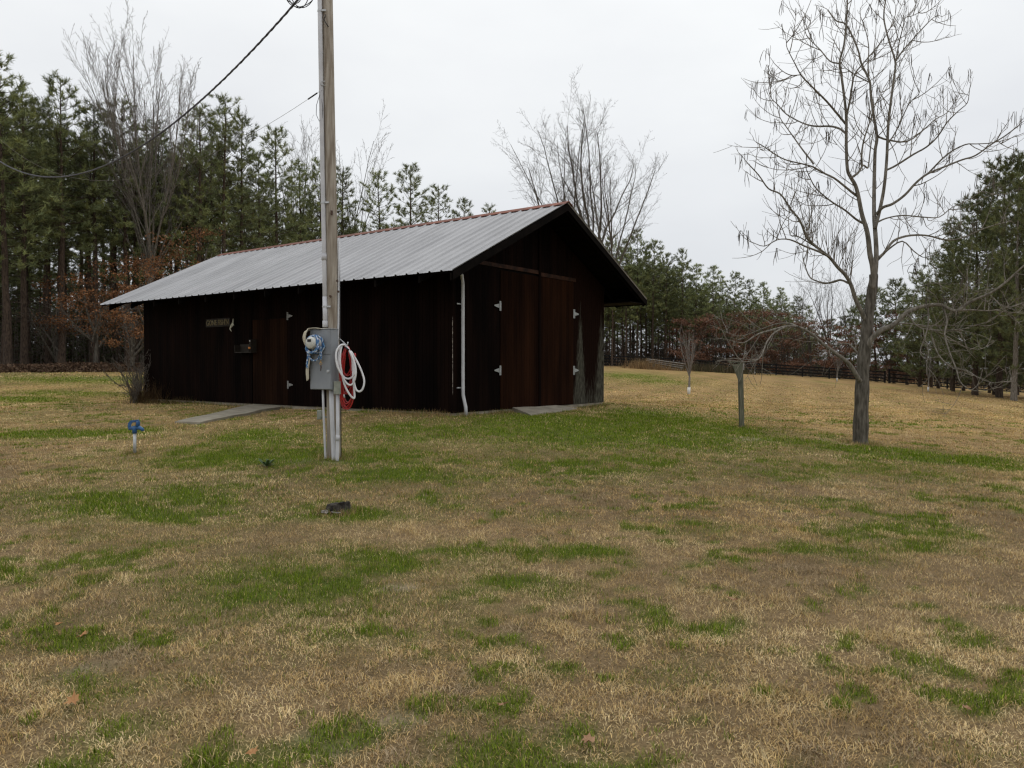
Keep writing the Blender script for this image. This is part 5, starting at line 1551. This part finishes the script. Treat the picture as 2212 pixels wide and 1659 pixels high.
# ------------------------------------------------------------------ orchard saplings with white trunk guards
def sapling(u, v, Y, h, seed, label, n=9, guard=True, r=.035):
    p = at(u, v, Y); z0 = h1(p.x, Y)
    rd = random.Random(seed); rg_ = np.random.default_rng(seed)
    big, fine = Tubes(), Tubes()
    fk = h * .27
    big.add(np.array([(0, 0, -.05), (.02, 0, fk * .5), (.04, .02, fk)]), [r * 1.1, r, r * .85], 8)
    par = dict(PUP, num=(6, 4, 0, 0), wig=(.06, .1, .1, .1), up=(.12, .1, .1, 0), ang=(.4, .5, .5, 0), len=(.35, .35, .3, 0))
    stems = []
    for k in range(n):
        a = 6.28 * k / n + rd.random(); tl = rd.uniform(.15, .5)
        stems.append(((.04, .02, fk * rd.uniform(.85, 1.15)), (math.sin(tl) * math.cos(a), math.sin(tl) * math.sin(a), math.cos(tl)), (h - fk) * rd.uniform(.7, 1.0), r * .4))
    b2, f2 = grow_tree(seed, None, r, stems, par)
    for kk, L_ in b2.g.items(): big.g.setdefault(kk, []).extend(L_)
    o = put_tree('fruit_sapling', label, 'tree', (p.x, Y, z0), big, f2, M_TWIG2, M_TWIG2, 'saplings in the field')
    if guard:
        MB().tube([(0, 0, 0), (.008, 0, h * .105)], r * 1.45, 9).build('trunk_guard', M_GUARD, o, True)
    return o
x_, y_ = hit(1488, 851)
sapling(1488, 851, y_, 3.3, 91, 'upright bare sapling with whitewashed trunk base in the tan field', 11, r=.055)
for (u, v, h, lb) in ((1630, 807, 2.6, 'small bare sapling with white guard near the fence left of the catalpa'), (1808, 824, 3.4, 'thin bare sapling with white guard in front of the fence left of the catalpa trunk'),
                      (2005, 846, 3.6, 'thin bare sapling with white guard right of the catalpa trunk')):
    x_, y_ = hit(u, v)
    sapling(u, v, min(y_, 92), h, int(u), lb, 6, r=.05)

# ------------------------------------------------------------------ board fence
FB = {}
def fence(pts, label, hgt_, spacings, zoff=0.0):
    x0, y0 = pts[0]
    F_ = empty('board_fence', (x0, y0, h1(x0, y0)))
    tag(F_, label, 'fence')
    O = np.array(F_.location)
    P = [np.array(p, float) for p in pts]
    posts = []
    for a, b, sp in zip(P[:-1], P[1:], spacings):
        n = max(1, int(round(np.linalg.norm(b - a) / sp)))
        for k in range(n):
            posts.append(a + (b - a) * k / n)
    posts.append(P[-1])
    zz = [h1(*p) + zoff for p in posts]
    pm = None
    for p, z in zip(posts, zz):
        if pm is None:
            o = MB().box(-.075, .075, -.06, .06, -.3, hgt_ + .06).build('post', M_FENCE, F_); pm = o.data
        else:
            o = link('post', pm, None, F_)
        o.location = (p[0] - O[0], p[1] - O[1], z - O[2])
    for i in range(len(posts) - 1):
        a, b = posts[i], posts[i + 1]; L = np.linalg.norm(b - a); ang = math.atan2(b[1] - a[1], b[0] - a[0])
        key = round(L, 2)
        for k in range(4):
            if key not in FB:
                m = MB().box(.0, L - .012, -.10, -.068, -.07, .07); o = m.build('rail', M_FENCE, F_); FB[key] = o.data
            else:
                o = link('rail', FB[key], None, F_)
            h_ = hgt_ - .09 - k * (hgt_ - .26) / 3
            o.location = (a[0] - O[0], a[1] - O[1], zz[i] + h_ - O[2])
            o.rotation_euler = (0, -math.atan2(zz[i + 1] - zz[i], L), ang)
fence([(2, 99), (15, 97.5), (33, 96), (44.4, 91.5)], 'black four-board fence along the far field left of the catalpa trunk', 1.35, (2.45, 2.7, 3.3))
fence([(44.8, 91.3), (51, 90), (62, 87.5), (78, 85)], 'taller black four-board fence in the far field right of the catalpa trunk', 1.6, (4.4, 4.6, 4.8), .05)

# lumber pile, dry weeds
lr = random.Random(4)
x0_, y0_ = at(1440, 788, 88).x, 88.0
zl = h1(x0_, y0_)
LB = ['topmost pale board of the lumber pile by the fence', 'second pale board from the top of the lumber pile', 'third pale board from the top of the lumber pile', 'fourth pale board from the top of the lumber pile', 'bottom pale board of the lumber pile by the fence']
for k in range(5):
    L = 4.4 - .15 * k
    o = MB().box(-L / 2, L / 2, -.1, .1, -.035, .035).build('weathered_board', M_PALEWOOD)
    o.location = (x0_ + lr.uniform(-.15, .15) - .12 * k, y0_ + .16 * (k - 2), zl + 1.0 - .20 * k)
    o.rotation_euler = (lr.uniform(-.2, .2), .13 + .02 * k, lr.uniform(-.04, .08))
    tag(o, LB[k], 'board', 'boards in the lumber pile')
pr_ = MB()
for dx in (-1.5, .2, 1.6):
    pr_.box(dx - .1, dx + .1, -.5, .5, -.1, .38 + (.35 if dx < 0 else .0) - .1 * (dx > 1))
o = pr_.build('timber_bearers', M_GREYWOOD); o.location = (x0_, y0_, zl)
tag(o, 'short timber bearers stacked under the lumber pile', 'bearers')
def weed(name, label, x, y, w, d, h, n, pal, seed, cat='weeds', lean=.25, blade=.02):
    rg_ = np.random.default_rng(seed)
    P = np.c_[x + rg_.normal(0, w * .5, n), y + rg_.normal(0, d * .5, n)]
    P = np.c_[P, hgt(P[:, 0], P[:, 1]) - .02]
    D = nrm(np.c_[rg_.normal(0, lean, (n, 2)), np.ones(n)])
    pal = np.array(pal)
    V, F, C_ = tri_leaves(P, D, h * rg_.uniform(.35, 1.0, n), np.full(n, blade) * rg_.uniform(.6, 1.4, n), pal[rg_.integers(0, len(pal), n)] * rg_.uniform(.6, 1.3, (n, 1)), rg_)
    o = link(name, me_np(name, V, F, C_), M_LEAFC)
    tag(o, label, cat, kind='stuff')
    return o
DRY = [(.30, .19, .085), (.22, .14, .07), (.36, .25, .13)]
weed('dry_weeds', 'tall golden dry weeds left of the lumber pile', at(1398, 780, 88).x, 88, 2.4, 1.2, 1.5, 900, DRY, 1, blade=.05)
weed('dry_weeds', 'brown weeds along the fence right of the lumber pile', at(1490, 780, 89).x, 90, 4.5, 1.2, 1.3, 1200, [(.12, .085, .055), (.16, .12, .07), (.09, .08, .045)], 2, blade=.05)
weed('dry_weeds', 'brown weeds along the fence left of the bracketed post', at(1560, 780, 89).x, 90, 4.5, 1.2, 1.3, 1200, [(.11, .085, .055), (.13, .11, .06), (.075, .08, .04)], 3, blade=.05)
weed('dry_weeds', 'golden dry weeds in front of the lumber pile', at(1432, 780, 87).x, 87, 3.4, .5, .55, 700, DRY, 7, blade=.04)

# dead shrubs at the far corner of the long wall
def shrub(u, v, Y, h, n, seed, label, spread=.75, mat=M_TWIG):
    p = at(u, v, Y); z0 = h1(p.x, Y)
    rd = random.Random(seed)
    st = []
    for k in range(n):
        a = rd.uniform(0, 6.28); tl = rd.uniform(.1, spread)
        st.append(((rd.uniform(-.1, .1), rd.uniform(-.1, .1), -.03), (math.sin(tl) * math.cos(a), math.sin(tl) * math.sin(a), math.cos(tl)), h * rd.uniform(.6, 1.05), .011))
    big, fine = grow_tree(seed, None, .01, st, dict(PUP, num=(7, 4, 0, 0), up=(.03, .04, .04, 0), wig=(.08, .12, .15, .2)))
    o = empty('dead_shrub', (p.x, Y, z0)); tag(o, label, 'shrub')
    a_ = big.mesh('stems'); a_.materials.append(mat); link('stems', a_, None, o)
    b_ = fine.mesh('twigs', False); b_.materials.append(mat); link('twigs', b_, None, o)
    return o
q = bw(12.35, -.45)
shrub(301, 862, float(q[1]), 1.35, 26, 301, 'large leafless twiggy shrub at the far corner of the barn')
q = bw(12.5, -.9)
shrub(287, 864, float(q[1]) - .8, .62, 12, 302, 'small leafless shrub beside the larger one at the barn corner', .5)
q = bw(10.9, -.55)
weed('ornamental_grass', 'clump of brown dead ornamental grass against the long barn wall', q[0], q[1], .5, .3, .85, 420, [(.06, .036, .017), (.09, .054, .024), (.045, .028, .014)], 5, 'grass clump', .30, .009)
q = bw(9.9, -.5)
weed('ornamental_grass', 'low fringe of dead grass beside the taller clump on the barn wall', q[0], q[1], 1.0, .35, .28, 400, [(.14, .09, .04), (.10, .065, .03), (.07, .075, .025)], 6, 'grass clump', .5, .012)
q = bw(.55, -.35)
weed('ornamental_grass', 'tuft of straw-coloured dead grass at the near barn corner', q[0], q[1], .8, .3, .22, 420, [(.34, .22, .10), (.26, .17, .08), (.4, .29, .15)], 8, 'grass clump', .6, .008)

# weed rosette
x_, y_ = hit(577, 1008)
RO = empty('weed_rosette', (x_, y_, h1(x_, y_)))
tag(RO, 'dark green broad-leaved weed rosette left of the utility pole', 'weed')
rgn = random.Random(9)
M_DOCK = pmat('dock_leaf', (.035, .065, .018), (.07, .11, .035), 9, .6, .1)
for k in range(15):
    a_ = k * 2.4; tl = rgn.uniform(.3, 1.0); L = rgn.uniform(.12, .21)
    d = Vector((math.cos(a_) * math.cos(tl), math.sin(a_) * math.cos(tl), math.sin(tl))); sd = Vector((-math.sin(a_), math.cos(a_), 0))
    pts_ = [(0, 0, .01) + d * 0 if False else Vector((0, 0, .01)), d * L * .35 + sd * .022, d * L * .75 + sd * .02, d * L + Vector((0, 0, -.02)), d * L * .75 - sd * .02, d * L * .35 - sd * .022]
    m = MB().add([tuple(p) for p in pts_], [(0, 1, 5), (1, 2, 4, 5), (2, 3, 4)])
    m.build('leaf', M_DOCK, RO)

# fallen leaves
def fallen(u, v, size, seed, label, mat):
    x_, y_ = hit(u, v)
    rd = random.Random(seed)
    N = 14
    vs_ = [(0, 0, .012)]
    for k in range(N):
        a = 2 * math.pi * k / N
        r_ = size * (.62 + .38 * (k % 2 == 0)) * rd.uniform(.75, 1.1) * (1.2 if k in (0, 4, 8) else 1)
        vs_.append((r_ * math.cos(a), r_ * .8 * math.sin(a), .012 + .22 * size * rd.random() + .2 * size * abs(math.cos(a))))
    o = MB().add(vs_, [(0, k + 1, (k + 1) % N + 1) for k in range(N)]).build('fallen_leaf', mat)
    o.location = (x_, y_, h1(x_, y_) + .02); o.rotation_euler = (rd.uniform(-.35, .5), rd.uniform(-.3, .3), rd.uniform(0, 6))
    tag(o, label, 'leaf', 'fallen leaves on the lawn')
M_LF1 = pmat('tan_leaf', (.26, .145, .075), (.38, .23, .13), 18, .8, .1)
M_LF2 = pmat('orange_leaf', (.34, .17, .07), (.45, .24, .10), 18, .8, .1)
fallen(1272, 1617, .045, 1, 'large pinkish-tan fallen leaf at the bottom edge of the lawn', M_LF1)
fallen(160, 1528, .045, 2, 'orange-tan curled fallen leaf in the lower left lawn', M_LF2)
fallen(180, 1385, .04, 3, 'small orange fallen leaf above the curled leaf at lower left', M_LF2)
fallen(1580, 1306, .045, 4, 'reddish fallen leaf right of centre in the lawn', M_LF1)
fallen(1085, 1538, .03, 5, 'tiny fallen leaf near the bare soil patch at bottom centre', M_LF1)
fallen(2085, 1545, .03, 6, 'small fallen leaf low in the right lawn', M_LF1)
fallen(545, 1642, .03, 7, 'small orange fallen leaf on the bottom edge left of centre', M_LF2)
fallen(128, 1360, .03, 8, 'small orange fallen leaf by the left edge of the lawn', M_LF2)

# ------------------------------------------------------------------ lawn blades
inv_q = lambda P, Q: None
def in_poly(x, y, poly, grow=0.0):
    c = np.mean(poly, 0); poly = [c + (np.array(p) - c) * (1 + grow) for p in poly]
    s = np.ones(len(x), bool); sign = 0
    area = sum(poly[i][0] * poly[(i + 1) % 4][1] - poly[(i + 1) % 4][0] * poly[i][1] for i in range(4))
    for i in range(4):
        a, b = poly[i], poly[(i + 1) % 4]
        cr = (b[0] - a[0]) * (y - a[1]) - (b[1] - a[1]) * (x - a[0])
        s &= (cr * np.sign(area) > 0)
    return s
BARNQ = [tuple(bw(-.0, -.02)), tuple(bw(BL, -.02)), tuple(bw(BL, BWD + .02)), tuple(bw(-.0, BWD + .02))]
def blades(y0, y1, dens, hmin, hmax, wmin, wmax, segs, seed, margin=.75, fade=72):
    rg = np.random.default_rng(seed)
    area = .5 * (2 * (.70 * y0 + margin) + 2 * (.70 * y1 + margin)) * (y1 - y0)
    n = int(area * dens)
    t = rg.uniform(0, 1, n)
    w0, w1 = .70 * y0 + margin, .70 * y1 + margin
    y = y0 + (y1 - y0) * ((np.sqrt(w0 ** 2 + t * (w1 ** 2 - w0 ** 2)) - w0) / (w1 - w0))
    x = rg.uniform(-1, 1, n) * (.70 * y + margin)
    keep = ~in_poly(x, y, BARNQ) & ~in_poly(x, y, PATHQ, -.02) & ~in_poly(x, y, RAMPQ, -.02)
    x, y = x[keep], y[keep]
    g, s, n1, n2, n3 = turf_fields(x, y)
    mat_n = fbm(x * 6, y * 6, 77, 2)
    keep = (rg.uniform(0, 1, len(x)) > s * .85) & (rg.uniform(0, 1, len(x)) < np.clip((fade - y) / (fade * .45), 0, 1)) & (rg.uniform(0, 1, len(x)) < np.clip((mat_n - .30) * 3.0, .42, 1) + .4 * g)
    x, y, g, n1, n2, n3, mat_n = x[keep], y[keep], g[keep], n1[keep], n2[keep], n3[keep], mat_n[keep]
    n = len(x)
    z = hgt(x, y)
    isg = rg.uniform(0, 1, n) < np.clip(g * 1.0, 0.03, .86)
    # straw palette picked by patches
    pick = np.clip(((n1 - .5) * 13 + 2.6 + rg.normal(0, .9, n)).astype(int), 0, 5)
    order = np.array([4, 2, 1, 5, 0, 3])
    col = STRAW[order[pick]] * rg.uniform(.62, 1.35, (n, 1))
    warm = np.clip((n3 - .5) * 3 + np.clip((x - 3) / 8, -.2, .6), 0, .7)[:, None]
    col = col * (1 - warm) + col * np.array([1.07, 1.0, .86]) * warm
    dark = np.clip((.5 * fbm(x * 1.7, y * 1.7, 63, 3) + .5 * fbm(x * 6, y * 6, 65, 2) - .47) * 4.5, 0, .75)[:, None]
    col = col * (1 - dark) + col * np.array([.68, .65, .58]) * dark
    stp = .5 + .5 * np.sin((x * .82 - y * .30) * 2 * math.pi / 2.6 + 2.0 * (n3 - .5))
    col = col * (1 + .30 * (stp - .5) * np.clip((np.hypot(x, y) - 17) / 10, 0, 1))[:, None]
    gc = np.array([[.135, .20, .014], [.19, .26, .02], [.10, .155, .013], [.23, .275, .038]])[rg.integers(0, 4, n)] * rg.uniform(.7, 1.35, (n, 1))
    dullg = np.clip(.55 - g, 0, .5)[:, None]
    gc = gc * (1 - dullg) + np.array([.22, .20, .075]) * dullg
    col = np.where(isg[:, None], gc, col)
    H = rg.uniform(hmin, hmax, n) * np.where(isg, .75 + .45 * np.clip(g, 0, 1), .85 + .5 * (mat_n - .4))
    long_ = rg.uniform(0, 1, n) < .04
    H = np.where(long_, H * 1.5, H)
    clump = np.clip((fbm(x * 3.3, y * 3.3, 97, 2) - .66) * 9, 0, 1)
    H = H * (1 + .9 * clump * rg.uniform(.3, 1, n))
    tilt = np.where(isg, rg.uniform(.1, .75, n), rg.uniform(.35, 1.30, n))
    az = rg.uniform(0, 2 * math.pi, n)
    W = rg.uniform(wmin, wmax, n)
    dx, dy = np.cos(az), np.sin(az)
    sa = az + math.pi / 2 + rg.normal(0, .5, n)
    sx, sy = np.cos(sa) * W * .5, np.sin(sa) * W * .5
    zb = z - .004
    if segs == 1:
        V = np.empty((n, 3, 3))
        V[:, 0] = np.c_[x - sx, y - sy, zb]; V[:, 1] = np.c_[x + sx, y + sy, zb]
        V[:, 2] = np.c_[x + dx * H * np.sin(tilt), y + dy * H * np.sin(tilt), zb + H * np.cos(tilt)]
        F = np.arange(n * 3).reshape(-1, 3); k = 3
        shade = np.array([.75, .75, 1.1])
    else:
        t2 = np.clip(tilt + rg.uniform(.1, .7, n), 0, 1.75)
        mx, my, mz = x + dx * H * .5 * np.sin(tilt * .8), y + dy * H * .5 * np.sin(tilt * .8), zb + H * .5 * np.cos(tilt * .8)
        V = np.empty((n, 5, 3))
        V[:, 0] = np.c_[x - sx, y - sy, zb]; V[:, 1] = np.c_[x + sx, y + sy, zb]
        V[:, 2] = np.c_[mx + sx * .8, my + sy * .8, mz]; V[:, 3] = np.c_[mx - sx * .8, my - sy * .8, mz]
        V[:, 4] = np.c_[mx + dx * H * .5 * np.sin(t2), my + dy * H * .5 * np.sin(t2), np.maximum(mz + H * .5 * np.cos(t2), zb + .006)]
        b = np.arange(n)[:, None] * 5
        F = np.concatenate([b + [0, 1, 2], b + [0, 2, 3], b + [3, 2, 4]], 0); k = 5
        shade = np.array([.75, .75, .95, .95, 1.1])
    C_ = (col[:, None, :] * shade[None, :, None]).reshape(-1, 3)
    return V.reshape(-1, 3), F, C_
GR = [(2.3, 4.6, 13500, .016, .046, .0020, .0042, 2, 1), (4.6, 7.5, 7800, .018, .046, .0028, .0055, 1, 2), (7.5, 12, 3600, .022, .05, .0045, .0085, 1, 3), (12, 19, 1300, .022, .048, .008, .016, 1, 4), (19, 32, 420, .025, .05, .014, .03, 1, 5), (32, 72, 75, .03, .055, .03, .07, 1, 6)]
Vs, Fs, Cs, o_ = [], [], [], 0
for a in GR:
    V, F, C_ = blades(*a)
    Vs.append(V); Fs.append(F + o_); Cs.append(C_); o_ += len(V)
def ring(cx, cy, r0, r1, n, h, pal, seed):
    rg = np.random.default_rng(seed)
    a = rg.uniform(0, 6.28, n); r = rg.uniform(r0, r1, n) ; x = cx + r * np.cos(a); y = cy + r * np.sin(a)
    P = np.c_[x, y, hgt(x, y) - .004]; D = nrm(np.c_[rg.normal(0, .45, (n, 2)), np.ones(n)])
    pal = np.array(pal)
    return tri_leaves(P, D, h * rg.uniform(.4, 1.2, n), rg.uniform(.003, .007, n), pal[rg.integers(0, len(pal), n)] * rg.uniform(.6, 1.2, (n, 1)), rg)
SG_ = [(.5, .36, .17), (.34, .24, .115), (.12, .19, .015), (.26, .19, .10)]
for (cx, cy, r0, r1, n, h) in ((PX, PY, .08, .30, 700, .085), (cbx, cby, .15, .42, 900, .09), (WP.location.x, WP.location.y, .04, .2, 300, .08), (YH.location.x, YH.location.y, .02, .15, 260, .08), (ST.location.x, ST.location.y, .11, .24, 700, .085)):
    V, F, C_ = ring(cx, cy, r0, r1, n, h, SG_, int(n + cx * 10) % 1000)
    Vs.append(V); Fs.append(F + o_); Cs.append(C_); o_ += len(V)
for (a0, a1, b0, b1, n) in ((0, BL, -.03, -.22, 3800), (-.02, -.25, 0, b_dl + .3, 900), (-.02, -.25, b_dr, BWD, 700)):
    rg = np.random.default_rng(int(n)); aa = rg.uniform(min(a0, a1), max(a0, a1), n); bb = rg.uniform(min(b0, b1), max(b0, b1), n)
    q = BC[None, :] + aa[:, None] * bd1[None, :] + bb[:, None] * bd2[None, :]
    kk = fbm(q[:, 0] * 2, q[:, 1] * 2, 3, 2) > .42
    q = q[kk]; m_ = len(q)
    P = np.c_[q, hgt(q[:, 0], q[:, 1])]; D = nrm(np.c_[rg.normal(0, .5, (m_, 2)), np.ones(m_)]); pal = np.array(SG_)
    V, F, C_ = tri_leaves(P, D, .10 * rg.uniform(.3, 1.3, m_), rg.uniform(.005, .011, m_), pal[rg.integers(0, 4, m_)] * rg.uniform(.5, 1.1, (m_, 1)), rg)
    Vs.append(V); Fs.append(F + o_); Cs.append(C_); o_ += len(V)
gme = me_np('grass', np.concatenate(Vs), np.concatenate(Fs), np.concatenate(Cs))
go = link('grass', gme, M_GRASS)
tag(go, 'short straw and green winter grass covering the lawn', 'grass', kind='stuff')
print('TRIS grass', len(gme.polygons), 'all meshes', sum(len(m.polygons) for m in bpy.data.meshes))
